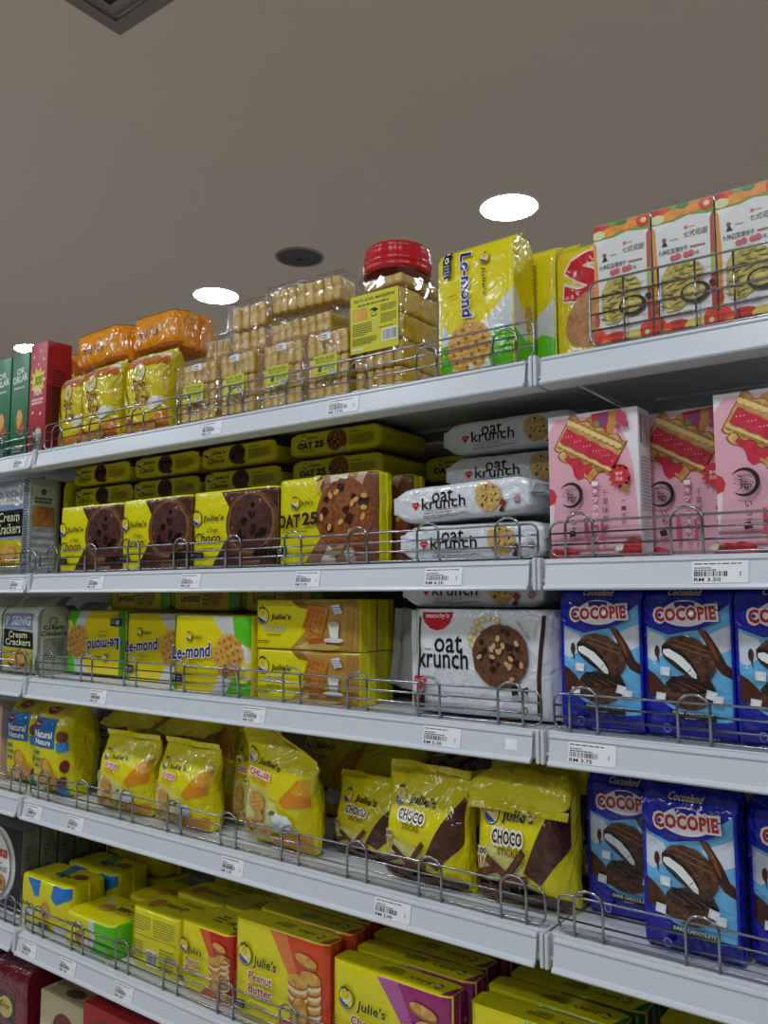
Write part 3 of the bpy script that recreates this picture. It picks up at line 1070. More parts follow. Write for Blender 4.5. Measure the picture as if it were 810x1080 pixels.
def krunch_big(w, h):
    a = Art(w, h)
    a.P([(7.5, 92), (9.5, 92), (7, 20), (5, 20)], '#3c221c').P([(92, 95), (94, 95), (91, 40), (91, 5), (88.5, 5), (88.5, 40)], '#3c221c')
    a.P([(11, 100), (33, 100), (33, 92), (31, 86), (27, 81), (22, 79), (17, 81), (13, 86), (11, 92)], '#c31a28')
    a.T("munchy's", 13.5, 90, 30.5, 96, '#f4e4e2', .02, .1)
    a.T('oat', 20, 58, 40, 75, '#17130f', .012).T('krunch', 8, 43, 44, 63, '#17130f', .012)
    a.lines(13, 60.5, 20, 63, 1, '#7a6a60', 2)
    for i, (u, v) in enumerate(((50, 88), (54, 90), (58, 92), (48, 80), (52, 82), (46, 74), (49, 72), (64, 90), (47, 67))):
        a.E(u, v, 2.4, 3.0, '#cdb878', rot=40 * i, n=12).E(u, v, 1.3, 1.6, '#e6d9a6', rot=40 * i, n=10)
    a.cookie(66, 57, 29, DARKOAT(), '#2c1610', 14, 8, oats=14, oat='#c9a878', size=.12)
    a.T('DARK CHOCOLATE', 75, 80, 88, 83, '#3c221c', .0, rot=-52)
    a.P([(73, 30), (77, 34), (78, 24), (74, 22)], '#2c1610').P([(79, 28), (84, 31), (84, 24)], '#2c1610')
    heart(a, 11, 29, 8)
    a.P([(3, 18), (14, 20), (14, 6), (3, 4)], '#3a2019').E(6, 12, 3, 4, '#6a4636').E(10, 15, 2, 3, '#7f5a48')
    a.C(18, 17, 1.2, '#1b1b1b').lines(20, 16, 36, 18, 1, '#3a3a3a', 2).C(17, 8, 1.2, '#1b1b1b').lines(19, 7, 44, 9, 1, '#3a3a3a', 4)
    a.lines(58, 8, 76, 10.5, 1, '#5a5a5a', 6).C(82, 10, 3.4, '#55555a').C(82, 10, 2.6, '#d6d8dc')
    return a
w, h, d = .236, .150, .058
pk = Pack(w, h, d, r=.012, bulge=.1, tapers={'left': (.030, .22), 'right': (.024, .4)}, wrinkle=.0014, freq=26, seed=18)
finish('krunch', pk, WH, [('front', krunch_big(w, h)), ('bottom', krunch_slim(w, d))], [('left', .014), ('right', .012)])
WH2 = mat('#b9bcc4', 'foil')
pk = Pack(w, h, d, r=.012, bulge=.1, tapers={'left': (.045, .1), 'right': (.045, .1)}, wrinkle=.003, freq=22, seed=23)
kb = Art(w, h); kb.R(30, 10, 34, 95, '#9fa2aa').lines(40, 20, 60, 80, 14, '#70737c', 3).barcode(70, 20, 86, 40, ground='#f2f2f2')
finish('krunchback', pk, WH2, [('front', kb)], [('left', .016), ('right', .016)])

# --- blue chocolate pie pack
def pie(w, h):
    a = Art(w, h, 'foil')
    LB, BL = '#68b5e6', '#141f9e'
    pale, splash = '#d3dbe6', baked('printed chocolate splash', '#351a12', '#5a3120', 30)
    dome = baked('printed pie coating', '#38201a', '#714a32', 140)
    a.P([(0, 74), (30, 68), (62, 72), (100, 90), (100, 14), (72, 12), (40, 17), (0, 30)], LB)
    a.P([(0, 72), (24, 67), (30, 58), (12, 50), (0, 53)], pale).P([(64, 66), (100, 76), (100, 60), (82, 56)], pale)
    a.P([(0, 22), (34, 12), (34, 9), (0, 6)], BL)
    a.P([(60, 74), (72, 71), (84, 60), (92, 50), (100, 46), (100, 40), (86, 44), (76, 52), (70, 64)], splash)
    a.P([(62, 73), (68, 72), (78, 63), (84, 52), (80, 53), (74, 62)], '#7a4626')
    a.P([(0, 46), (12, 42), (22, 36), (30, 30), (34, 22), (10, 27), (0, 29)], splash)
    a.E(16, 57, 3, 4, '#4a2418').P([(14, 56), (18, 57), (18, 48)], '#4a2418')
    # lower pie
    a.blob(50, 31, 15.5, dome, .015, 30, 3, sx=1.02, sy=.72)
    a.P([(24, 36), (32, 41), (74, 40), (80, 33), (77, 29), (70, 31), (50, 30), (32, 31)], '#23120d')
    for i in range(9):
        a.P([(30 + i * 4, 37 - (i % 3)), (42 + i * 4, 34 - (i % 3)), (42 + i * 4, 34.5 - (i % 3))], '#8f5a2c')
    # upper pie: bitten half with white filling
    p = [(24, 62), (32, 66.5), (46, 68), (60, 66), (72, 61), (80, 53), (81, 46), (76, 41), (66, 38), (58, 39), (48, 43), (36, 48), (26, 53), (22, 57)]
    a.P(p, dome)
    a.P([(22, 61), (26, 62), (44, 58), (56, 51), (62, 43), (64, 38.5), (58, 38), (48, 42), (36, 47), (26, 52), (22, 56)], '#1f0f0b')
    a.P([(24, 58.5), (30, 59), (44, 54.5), (54, 48.5), (60, 43), (60, 40), (55, 41), (46, 46), (36, 51), (27, 54), (23.5, 56)], '#eef0ee')
    for i in range(14):
        u, v = 34 + (i % 7) * 5.2, 65 - (i // 7) * 3.5 - (i % 7) * 1.0
        a.P([(u, v), (u + 11, v - 1.6), (u + 11, v - 1.1), (u + .5, v + .6)], '#8b5a34')
    for u, v in ((25, 44), (19, 27), (75, 30), (82, 27)):
        a.R(u - 5, v - 2.6, u + 6, v + 3, '#dfe5ea', rot=(u * 7) % 40 - 20).R(u - 3, v - 2, u + 4, v + 1.6, '#f3f5f6', rot=(u * 7) % 40 - 20)
    a.E(52, 82, 34, 10, '#10179a')
    a.E(50, 82, 27, 8.2, '#e9e4ea')
    a.TO('COCOPIE', 16, 77.5, 84, 86.5, '#b5221f', '#f4e7e8', .05, .0, rot=3, grow=.07)
    a.T('Cocoaland', 30, 92.5, 68, 96.3, '#e3c87a', .012, .3)
    a.P([(30, 19.5), (80, 17.5), (80, 13.0), (30, 15)], '#17130f').T('DARK CHOCOLATE', 33, 16.2, 77, 18.4, '#e6e2dc', .02, rot=-1.6).lines(46, 14.4, 64, 15.6, 1, '#b9b5ae', 2)
    a.C(26, 8, 2.4, '#8f97d8').C(26, 8, 1.8, BL).lines(38, 4, 86, 6, 1, '#8f97d8', 3).lines(20, 3.5, 31, 4.8, 1, '#8f97d8', 4)
    return a
w, h, d = .107, .184, .056
BLUE = mat('#1524b0', 'foil')
pk = Pack(w, h, d, r=.009, bulge=.06, tapers={'top': (.022, .35), 'bottom': (.014, .6)}, wrinkle=.0013, freq=30, seed=26)
finish('pie', pk, BLUE, [('front', pie(w, h))], [('top', .011, .8)])

# --- pink strawberry pastry carton
def pink_front(w, h):
    a = Art(w, h, 'card')
    a.P([(0, 88), (10, 97), (78, 97), (86, 80), (94, 60), (97, 30), (100, 0), (0, 0)], '#ecafbd')
    a.P([(0, 0), (6, 34), (0, 52)], '#efd9dd').P([(0, 36), (7, 38), (9, 43), (6, 47), (0, 49)], '#c9303c')
    crust = baked('printed pastry crust', '#b4742a', '#e6bf72', 40, 'card', .42, .05)
    jam = baked('printed jam', '#b8182c', '#e0304a', 50, 'card', .4, .05)
    # back bar
    a.P([(44, 96), (80, 100), (78, 92), (64, 68), (56, 68), (40, 88)], '#c98a3c').P([(50, 98), (70, 99), (66, 84), (54, 76)], jam)
    a.E(62, 93, 7, 4, '#8a3a7a').E(56, 90, 3, 3, '#6a9a3a')
    # crossing wavy strips
    def strip(u0, v0, u1, v1, wid, c, waves, amp):
        p, q = [], []
        n = waves * 8
        L = math.hypot((u1 - u0) * w, (v1 - v0) * h)
        nx, ny = -(v1 - v0) * h / L, (u1 - u0) * w / L
        for i in range(n + 1):
            t = i / n
            o = wid * (1 + amp * math.sin(t * waves * 6.283))
            cu, cv = u0 + (u1 - u0) * t, v0 + (v1 - v0) * t
            p.append((cu + nx * o * h / w, cv + ny * o))
            q.append((cu - nx * o * h / w, cv - ny * o))
        a.P(p + q[::-1], c)
    strip(21, 78.5, 57, 56.5, 9.7, '#8f5420', 2, .12)
    strip(22, 78, 56, 57, 9, crust, 2, .12)
    strip(22, 71, 48, 58, 3.5, jam, 1, .05)
    a.P([(26, 66), (42, 60), (40, 54), (34, 53), (30, 56)], jam)
    strip(17, 88.5, 79, 65.5, 13.3, '#8f5420', 4, .10)
    strip(18, 88, 78, 66, 12.5, crust, 4, .10)
    for i in range(9):
        for sg in (-1, 1):
            a.E(21 + i * 6.6 + sg * 5.5, 86.5 - i * 2.45 + sg * 7.6, 4.2, 2.1, '#f0cf86', rot=-30).E(21 + i * 6.6 + sg * 7.2, 86.5 - i * 2.45 + sg * 9.6, 3.4, 1.0, '#b87832', rot=-30)
    strip(19, 85.5, 76, 63, 5.2, jam, 4, .08)
    for i in range(16):
        a.E(22 + i * 3.4, 85 - i * 1.35 + (i % 3) * 1.4 - 1, .7, .5, '#f3b9bd', n=8)
    # berries
    for u, v, r in ((84, 93, 4), (80, 87, 2), (88, 88, 2.4), (82, 97, 2)):
        a.blob(u, v, r, '#b83a5c', .12, 14, int(u))
    # splash badge
    a.burst(80, 53, 5.6, 8.2, 11, '#d1303a').C(80, 53, 5.2, '#c92832').T('草莓', 76, 53.2, 84, 56, '#f6d7d8', .01).T('风味', 76, 49.8, 84, 52.6, '#f6d7d8', .01)
    a.blob(86, 45, 2.6, '#a8743a', .2, 12, 4)
    # brush circle mark
    p = []
    for i in range(25):
        t = math.radians(150 - 290 * i / 24)
        p.append((27 + 13.5 * math.cos(t), 42.5 + 9 * math.sin(t)))
    for i in range(25):
        t = math.radians(150 - 290 * (24 - i) / 24)
        k = 1 - .30 * (math.sin(math.pi * (24 - i) / 24) ** .6)
        p.append((27 + 13.5 * k * math.cos(t), 42.5 + 9 * k * math.sin(t)))
    a.P(p, '#1c1517')
    a.T('ふんわり', 21, 36, 31, 48, '#1c1517', .02, rot=60).T('元', 22, 38, 30, 43, '#1c1517', .02)
    # upright lettering
    for i, ch in enumerate('ーキッククスルソ'):
        a.TO(ch, 50.5, 47.5 - i * 5.4, 57, 51 - i * 5.4, '#f8f0f2', '#c86a80', .02, grow=.14)
    for i, ch in enumerate('千果味草莓'):
        a.T(ch, 62, 40 - i * 6.0, 68.5, 44.6 - i * 6.0, '#4a3034', .0)
    for i, ch in enumerate('ケーキ餅'):
        a.T(ch, 82, 34 - i * 4.6, 87, 37.2 - i * 4.6, '#6a3a44', .0)
    for i, ch in enumerate('いちご'):
        a.T(ch, 27, 27 - i * 5.5, 33, 31 - i * 5.5, '#1c1517', .01)
    a.P([(24, 17), (31, 18), (33, 14), (26, 13)], '#2a1c1c')
    a.R(42, 10, 46, 26, '#c9596c').R(60, 10, 63, 24, '#c9596c')
    straw = baked('printed strawberries', '#b01f28', '#dd4a4a', 120, 'card', .4, .05)
    a.P([(2, 0), (2, 3), (8, 5.5), (16, 4.5), (22, 6.2), (30, 4.8), (36, 3), (36, 0)], straw)
    a.P([(78, 1), (82, 8), (92, 11), (100, 10), (100, 0), (86, 0)], straw).P([(74, 2), (82, 3), (84, 7), (76, 6)], '#e9ecd8').P([(84, 11), (90, 12), (92, 9)], '#6d8a3a')
    a.P([(3, 2), (7, 3), (6, 5)], '#7c8f3a')
    return a
def carton_side(d, h):
    a = Art(d, h, 'card')
    a.R(12, 76, 30, 96, '#b89aa2').lines(34, 74, 86, 97, 14, '#8d8890', 3).R(18, 75, 26, 95, '#a0566a')
    a.lines(16, 30, 86, 68, 16, '#a3a2a8', 7).lines(20, 8, 80, 26, 8, '#b4b3b8', 9)
    return a
w, h, d = .124, .190, .045
pk = Pack(w, h, d, r=.0016, flat=True)
finish('pinkbox', pk, mat('#e9e4e6', 'card'), [('front', pink_front(w, h)), ('right', carton_side(d, h))], angle=40)

# --- vegetable cracker carton
def veg_front(w, h):
    a = Art(w, h, 'card')
    car = baked('printed carrot', '#cf6a1f', '#ee9a3f', 60, 'card', .42, .05)
    tom = baked('printed tomato', '#b42018', '#e04a30', 60, 'card', .42, .05)
    a.R(0, 88, 100, 100, '#6d9a34').E(14, 97, 16, 4, tom).E(32, 93, 22, 3.6, car, rot=8).E(10, 92, 12, 3.5, '#d8d8a0').E(66, 95, 20, 4.2, car, rot=4)
    a.E(52, 99, 10, 3, '#3f7a2a').E(90, 95.5, 13, 5.2, tom).E(90, 95.5, 5, 2, '#e9d28a')
    a.P([(6, 2), (94, 2), (94, 84), (88, 88), (60, 90), (30, 87), (6, 80)], '#dcd9d6')
    a.P([(0, 0), (8, 0), (8, 60), (5, 84), (0, 88)], '#d9903a').P([(92, 0), (100, 0), (100, 90), (94, 84)], '#b94a2a')
    a.E(2, 24, 7, 5, tom).E(98, 33, 6, 6, tom).E(97, 50, 4, 8, '#a8b05a')
    a.lines(60, 80.5, 76, 82, 1, '#d06a4a', 2).C(56, 81, 1.3, '#d06a4a')
    a.P([(16, 70), (26, 70), (22, 73.5), (19, 73.5)], '#1f1a18').C(20, 75, 1.6, '#8a5a4a').lines(30, 73.5, 44, 75, 1, '#8a8480', 3)
    a.T('七式花园', 52, 73.5, 90, 78, '#2e2a28', .0, .2)
    a.T('九种蔬菜薄饼干', 10, 63.5, 58, 67.5, '#3a3532', .005).lines(62, 65, 92, 67.5, 1, '#9a4a3a', 5)
    a.C(34, 60, 2.2, '#d05a5a').C(42, 60.5, 2.2, '#d05a5a').C(55, 60.5, 2.2, '#d05a5a').C(63, 61, 2.2, '#d05a5a').T('味', 70, 59, 76, 62, '#5a4a44')
    pile = baked('printed vegetable crackers', '#84741c', '#e2cb70', 120, 'card', .42, .05)
    a.P([(14, 30), (14, 46), (24, 54), (50, 57), (74, 53), (82, 48), (80, 34), (60, 26), (40, 20), (20, 20)], pile)
    for i in range(18):
        a.E(18 + (i * 17) % 58, 24 + (i * 11) % 29, 9, .5, '#5d5312', rot=(i * 37) % 50 - 25, n=8)
    a.E(68, 31, 24, 7.6, '#26201c').E(66, 31.5, 18, 5.6, pile).E(64, 32, 9, 3, '#dfc76a')
    a.E(95, 36, 5, 2, '#3a2a20')
    a.T('七 式', 26, 15.5, 44, 18.5, '#6a625c', .01).T('花园', 48, 15.5, 62, 18.5, '#6a625c', .01)
    a.R(0, 0, 100, 3, '#b94a2a').E(38, 7, 24, 6, tom).E(70, 7, 20, 5, '#dcc76a').E(10, 8, 12, 8, tom).E(92, 9, 12, 8, tom).E(20, 4, 12, 3.5, car).E(92, 8, 4, 2, '#d8c890')
    a.E(56, 3, 12, 3, '#8a3a20')
    return a
w, h, d = .076, .172, .05
pk = Pack(w, h, d, r=.0012, flat=True)
vs_ = Art(d, h, 'card'); vs_.R(0, 86, 100, 100, '#6d9a34').lines(14, 20, 86, 76, 18, '#7a756f', 3)
vt_ = Art(w, d, 'card'); vt_.R(0, 0, 100, 100, '#7d9a3a').E(30, 50, 26, 26, '#d67a2a').E(78, 40, 18, 30, '#c23a24')
finish('vegbox', pk, mat('#e4e1dd', 'card'), [('front', veg_front(w, h)), ('right', vs_), ('top', vt_)], angle=40)

# --- yellow almond biscuit pack with the big red S
def si_front(w, h):
    a = Art(w, h)
    a.P([(40, 100), (100, 100), (100, 60), (70, 66)], '#e9df5a')
    a.TO('Si', 5, 56, 96, 92, '#c81d24', '#f0d8c8', .05, .15, rot=8, grow=.03)
    bis = baked('printed almond biscuit', '#9a5f26', '#c98d48', 60)
    a.P([(42 + 30 * math.cos(t) * (1 - .28 * math.sin(t)), 38 + 22 * math.sin(t)) for t in [2 * math.pi * i / 36 for i in range(36)]], bis)
    a.C(22, 14, 4, '#e8e0b0').E(24, 14, 4, 1.6, '#2a4a2a', rot=40).C(12, 8, 1.4, '#c06a1e')
    return a
w, h, d = .115, .185, .055
pk = Pack(w, h, d, r=.008, bulge=.07, tapers={'top': (.02, .5), 'bottom': (.012, .8)}, wrinkle=.0012, freq=30, seed=31)
finish('sipack', pk, mat('#e2c81a'), [('front', si_front(w, h))], [('top', .012, .6)])

# --- maker's yellow sandwich packs with a coloured wedge
def wedge_front(w, h, c1, c2, words, tc, stack=True, finish_='film'):
    a = Art(w, h, finish_)
    a.P([(40, 100), (66, 52), (66, 22), (46, 6), (46, 0), (100, 0), (100, 100)], c1)
    a.P([(40, 100), (58, 100), (72, 60), (66, 52)], c2).P([(46, 0), (46, 6), (66, 22), (72, 8), (70, 0)], c2)
    bis = BISCUIT()
    if stack:
        for cu, cv, n, r in ((84, 62, 5, 10.5), (72, 56, 3, 10)):
            for i in range(n):
                v = cv - (n - 1) * 9 + i * 9
                a.E(cu, v - 3.5, r, 6.5, '#f0d8a4').E(cu, v, r, 6.5, '#a9682e').E(cu, v + 2.4, r, 6.5, bis)
        a.E(80, 78, 11, 5.5, '#a9682e', rot=-10).E(80, 80.5, 11, 5.2, bis, rot=-10)
        a.E(74, 26, 9, 18, '#c4762a', rot=-4).E(74, 28, 7.5, 15, bis, rot=-4)
        a.E(88, 12, 5, 6, '#c9a878').E(94, 8, 4, 5, '#b08a5a')
    else:
        a.cracker(80, 45, 26)
    a.emblem(15, 66, 10.5)
    a.T("Julie's", 25, 56, 50, 69, '#141414', .018, .1)
    for i, wd in enumerate(words):
        a.TO(wd, 20, 43 - i * 12.5, 20 + 4.3 * len(wd), 52 - i * 12.5, tc, '#f3e3d8', .02, .1, grow=.05)
    a.lines(22, 20, 42, 22.5, 1, '#8a8a1a', 3)
    a.R(5, 12, 16, 20, '#1d2a3a').lines(6.5, 13.5, 14.5, 18.5, 2, '#a4aebc', 4)
    a.lines(4, 30, 8, 48, 6, '#6a661a', 8)
    return a
def wedge_top(w, d, c1):
    a = Art(w, d)
    a.T("Julie's", 8, 40, 26, 66, '#2a2a14', .01, .1).emblem(30, 55, 18).lines(36, 30, 58, 70, 3, '#57520f', 3)
    a.P([(72, 0), (84, 0), (100, 60), (100, 100), (88, 100)], c1)
    return a
def wedge(key, w, h, d, c1, c2, words, tc, seed, ends=None, stack=True):
    pk = Pack(w, h, d, r=.006, bulge=.05, tapers={'left': (.014, .65), 'right': (.014, .65)}, wrinkle=.0011, freq=32, seed=seed)
    e = Art(d, h); e.R(0, 0, 100, 100, c1)
    tp = Art(w, d)
    tp.T("Julie's", 20, 38, 38, 64, '#23230f', .01, .1).emblem(15, 52, 17).lines(44, 30, 62, 70, 3, '#57520f', seed)
    tp.P([(0, 0), (8, 100), (0, 100)], c1)
    finish(key, pk, mat(YEL), [('front', wedge_front(w, h, c1, c2, words, tc, stack)), ('right', e), ('topback', tp), ('left', e)], [('left', .004, .5), ('right', .004, .5)], seal_m=mat(ends or c1))
wedge('peanut', .205, .155, .044, '#d6481c', '#e07a3a', ['Peanut', 'Butter'], '#b8252c', 41)
wedge('cheese', .215, .140, .044, '#9c2a6e', '#b55a9a', ['Cheese', 'Sandwich'], '#a01f5c', 42)
wedge('coconut', .200, .140, .044, '#1f6a2e', '#4f9a3c', ['Lemon', 'Cream'], '#1d6a5c', 43, ends='#0f5a2a')
wedge('smallpb', .138, .112, .085, '#c22a1c', '#d8582c', ['Peanut', 'Butter'], '#b8252c', 44)
wedge('redstraw', .150, .150, .05, '#b3202a', '#d2503c', ['Choco', 'Cream'], '#8a1f24', 45)

# plain back of the small pack: bands of small print and a barcode
w, h, d = .138, .105, .085
a = Art(w, h); a.R(6, 56, 94, 58, '#b5ab14').lines(8, 66, 44, 92, 6, '#8d8614', 2).lines(50, 62, 92, 92, 7, '#8d8614', 5).lines(6, 14, 30, 50, 7, '#8d8614', 8)
a.barcode(38, 12, 58, 34, ground='#eef0ea', seed=9).lines(64, 10, 92, 48, 7, '#7d7712', 4)
t = Art(w, d); t.T('Le-mond', 20, 40, 62, 66, '#2a2f1c', .01, .1).E(76, 55, 12, 22, '#c8862c').lines(10, 18, 50, 30, 2, '#6f6a12', 5)
pk = Pack(w, h, d, r=.005, bulge=.03, tapers={'left': (.012, .7), 'right': (.012, .7)}, wrinkle=.0009, freq=34, seed=47)
finish('backpack', pk, mat(YEL), [('front', a), ('topback', t)], [('left', .004, .7), ('right', .004, .7)])

# lemon-style brick with green corner
w, h, d = .168, .062, .118
pk = Pack(w, h, d, r=.007, bulge=.03, tapers={'left': (.016, .7), 'right': (.016, .7)}, wrinkle=.0012, freq=30, seed=49)
a = Art(w, h); a.P([(60, 0), (68, 50), (62, 100), (100, 100), (100, 0)], LIME).P([(46, 0), (60, 40), (50, 100), (62, 100), (68, 50), (60, 0)], '#ccd0d0')
a.blob(38, 34, 26, baked('printed biscuit heap', '#a8742c', '#d8b070', 60), .2, 14, 3).E(50, 26, 8, 16, '#e8e4d8').T('Le-mond', 8, 62, 40, 80, '#22301c', .02, .1)
t = Art(w, d); t.T('Le-mond', 18, 34, 46, 54, '#1f2a1a', .02, .1).lines(20, 22, 42, 28, 1, '#50500f', 3).E(60, 52, 11, 14, '#c98a2c').E(60, 54, 9, 11, BISCUIT()).R(0, 0, 3, 100, LIME)
r_ = Art(d, h); r_.R(0, 0, 30, 100, LIME).lines(40, 20, 86, 80, 6, '#807a14', 4).R(86, 0, 100, 100, '#3b8a1c')
finish('brick', pk, mat(YEL), [('front', a), ('topback', t), ('right', r_)], [('left', .005, .5), ('right', .005, .5)], seal_m=mat(LIME))
# the blue-cornered brick
pk = Pack(.182, .094, .098, r=.007, bulge=.03, tapers={'left': (.016, .7), 'right': (.016, .7)}, wrinkle=.0012, freq=30, seed=51)
a = Art(.182, .094); a.P([(18, 100), (46, 100), (44, 66), (36, 62)], '#1d76c8').P([(72, 100), (100, 100), (100, 76), (78, 58), (68, 70)], '#1d76c8')
a.T("Julie's", 8, 34, 34, 46, '#1b2a4a', .02, .1).E(20, 22, 14, 8, '#cfe0ee').T('Hup', 14, 18, 26, 26, '#1d5ea8', .02).cracker(58, 38, 20, sx=.9).R(46, 0, 66, 12, '#262c52').R(78, 0, 96, 20, '#cfd6dc')
t = Art(.182, .098); t.P([(50, 0), (70, 0), (56, 60), (40, 70)], '#4f8aa0').T("Julie's", 30, 44, 62, 62, '#3a3a14', .02, .1).E(24, 40, 12, 14, '#8a5a2a')
finish('bluebrick', pk, mat(YEL), [('front', a), ('topback', t)], [('left', .005, .5), ('right', .005, .5)])
# long lying pack
pk = Pack(.22, .060, .10, r=.012, bulge=.03, tapers={'left': (.03, .45), 'right': (.03, .45)}, wrinkle=.0016, freq=28, seed=53)
a = Art(.22, .060); a.T('Coconut', 8, 36, 32, 58, '#20261a', .03, .1).lines(12, 66, 28, 72, 1, '#3a3a14', 2).E(56, 46, 9, 28, '#c8862c').E(62, 38, 6, 20, '#dfd2a8').E(56, 50, 7.5, 22, BISCUIT()).R(0, 0, 3, 100, '#2f7a3a')
finish('longpack', pk, mat('#cfc20e'), [('front', a)], [('left', .009, .4), ('right', .009, .4)])

# --- snack bags
def topple(z0, ang, rad, toward=-1):
    """Bends everything above z0 forward round a curve of the given radius."""
    A = math.radians(ang)
    def f(p):
        if p.z <= z0:
            return p
        s_ = p.z - z0
        t = min(s_ / rad, A)
        rest = max(0.0, s_ - A * rad)
        y, z = (rad * (1 - math.cos(t)) + rest * math.sin(t)), z0 + rad * math.sin(t) + rest * math.cos(t)
        c = math.cos(t)
        return Vector((p.x, toward * y + p.y * c, z - p.y * math.sin(t) * toward))
    return f

def price_cone(a, u, v, s, c='#8a3a1c'):
    k = a.H / a.W
    a.P([(u - s * k, v + s * .3), (u + s * k, v + s * .5), (u + s * .8 * k, v + s * 1.3), (u - s * .8 * k, v + s * 1.1)], '#efe7c2')
    a.P([(u - s * .8 * k, v + s * .3), (u + s * .9 * k, v + s * .45), (u + s * .1 * k, v - s * 1.3)], '#f0e2b0')
    a.P([(u - s * .55 * k, v + s * .2), (u - s * .1 * k, v + s * .25), (u, v - s * 1.0)], '#7a4a28').P([(u + s * .15 * k, v + s * .28), (u + s * .6 * k, v + s * .3), (u + s * .1 * k, v - s * 1.0)], '#c8741e')
    a.T('2.00', u - s * .85 * k, v + s * .5, u + s * .85 * k, v + s * 1.1, '#2a2a1a', .02, .1, rot=6)

def cheese_bag(w, h):
    a = Art(w, h, 'foil')
    a.P([(0, 44), (16, 52), (40, 50), (62, 40), (66, 22), (50, 6), (0, 6)], '#ddd76e').P([(0, 38), (14, 46), (36, 44), (52, 34), (50, 16), (0, 10)], '#e4e0a0')
    a.P([(100, 76), (84, 70), (64, 44), (72, 40), (100, 46)], '#df8a16').P([(100, 76), (90, 73), (78, 56), (100, 56)], '#e0a018')
    a.P([(60, 0), (100, 0), (100, 18), (80, 22), (62, 14)], '#dd9a1c')
    a.emblem(21, 75, 6.5)
    a.T("Julie's", 31, 70, 63, 77.5, '#141414', .02, .12)
    a.R(21, 58.5, 51, 66, '#f3dcd0').T('CHEESE', 22, 59.5, 50, 65, '#c2202c', .03).T('CRACKERS', 24, 54, 48, 57, '#cf7418', .015)
    price_cone(a, 13, 47, 5)
    crk = BISCUIT()
    for u, v, r in ((24, 18, 8), (44, 15, 8), (36, 26, 7.5), (14, 12, 7), (56, 10, 7)):
        a.E(u, v - 1, r, r * .5, '#96561a').E(u, v, r, r * .5, crk)
    a.cracker(33, 38, 10, base=crk)
    a.E(72, 27, 13, 7, '#b9c6d6').E(72, 30, 13, 5, '#dfe6ee').P([(62, 30), (66, 36), (74, 33), (80, 36), (84, 30), (74, 27)], '#eef0ea').E(60, 34, 5, 2, '#4f7a2a', rot=20)
    return a
def stick_bag(w, h, dv=0):
    a = Art(w, h, 'foil')
    a.P([(0, 34), (24, 40), (56, 34), (60, 12), (0, 4)], '#d9d67a')
    a.P([(96, 84), (100, 80), (100, 44), (74, 20), (58, 26), (78, 60)], '#4d2a1e')
    a.P([(0, 0), (100, 0), (100, 10), (56, 18), (0, 16)], '#3d2219')
    a.emblem(23, 76 + dv, 8)
    a.T("Julie's", 35, 70 + dv, 68, 80 + dv, '#141414', .02, .12)
    a.TO('CHOCO', 26, 57 + dv, 58, 66 + dv, '#3a1d16', '#f1ecd4', .035, grow=.10).T('STICKS', 33, 50 + dv, 54, 54.5 + dv, '#5a3418', .015)
    price_cone(a, 14, 39 + dv * .6, 7)
    st = baked('printed chocolate stick', '#4a2415', '#7d4426', 90, strength=.7)
    for i, (u, v, r) in enumerate(((18, 22, 18), (34, 26, -28), (48, 20, 12), (26, 13, 4), (50, 30, 48), (42, 10, -12), (14, 12, -20), (62, 12, 8))):
        a.R(u - 15, v - 2.6, u + 15, v + 2.6, '#2f160e', rot=r).R(u - 14.5, v - 1.6, u + 14.5, v + 2.4, st, rot=r)
    return a
BAGY = mat('#e2d40c', 'foil')
def slump(h, drop, lean=0.0):
    """Sags the top towards +x and tips it over a little."""
    def f(p):
        t = clamp(p.z / h, 0, 1.1)
        return Vector((p.x, p.y - lean * t * t, p.z - drop * t * t * (p.x / .16 + .5)))
    return f
def bag(key, w, h, d, artf, seed, post=None, wr=.0035, pinch=.06, skin=BAGY, seal=.012, back=None, tape=None):
    pk = Pack(w, h, d, r=min(.016, d * .3), bulge=.15, tapers=tape or {'top': (h * .62, .03), 'bottom': (h * .22, .45), 'left': (w * .16, .35), 'right': (w * .16, .35)}, wrinkle=wr, freq=17, seed=seed, pinch=pinch, post=post, cell=.009)
    finish(key, pk, skin, [('front', artf(w, h))] + ([('back', back)] if back else []), [('top', seal)])
bag('cheesebag', .168, .165, .066, cheese_bag, 61, wr=.0042, pinch=.09)
bag('cheesebagtall', .176, .205, .066, cheese_bag, 64, wr=.0055, post=slump(.205, .055, .02), pinch=.08)
bag('stickbag', .172, .160, .070, stick_bag, 67, wr=.0045, pinch=.10)
bag('stickbagfold', .176, .196, .080, lambda w, h: stick_bag(w, h, -15), 71, post=topple(.138, 150, .016), wr=.004)
bb = Art(.16, .165, 'foil'); bb.barcode(56, 46, 82, 64, ground='#e9ece6', seed=4).lines(14, 40, 46, 70, 9, '#8a8412', 3)
bag('stickbaglay', .16, .165, .06, stick_bag, 74, back=bb, wr=.005)
bag('cheesebagcrown', .165, .250, .050, cheese_bag, 77, post=topple(.160, 112, .024), wr=.005)

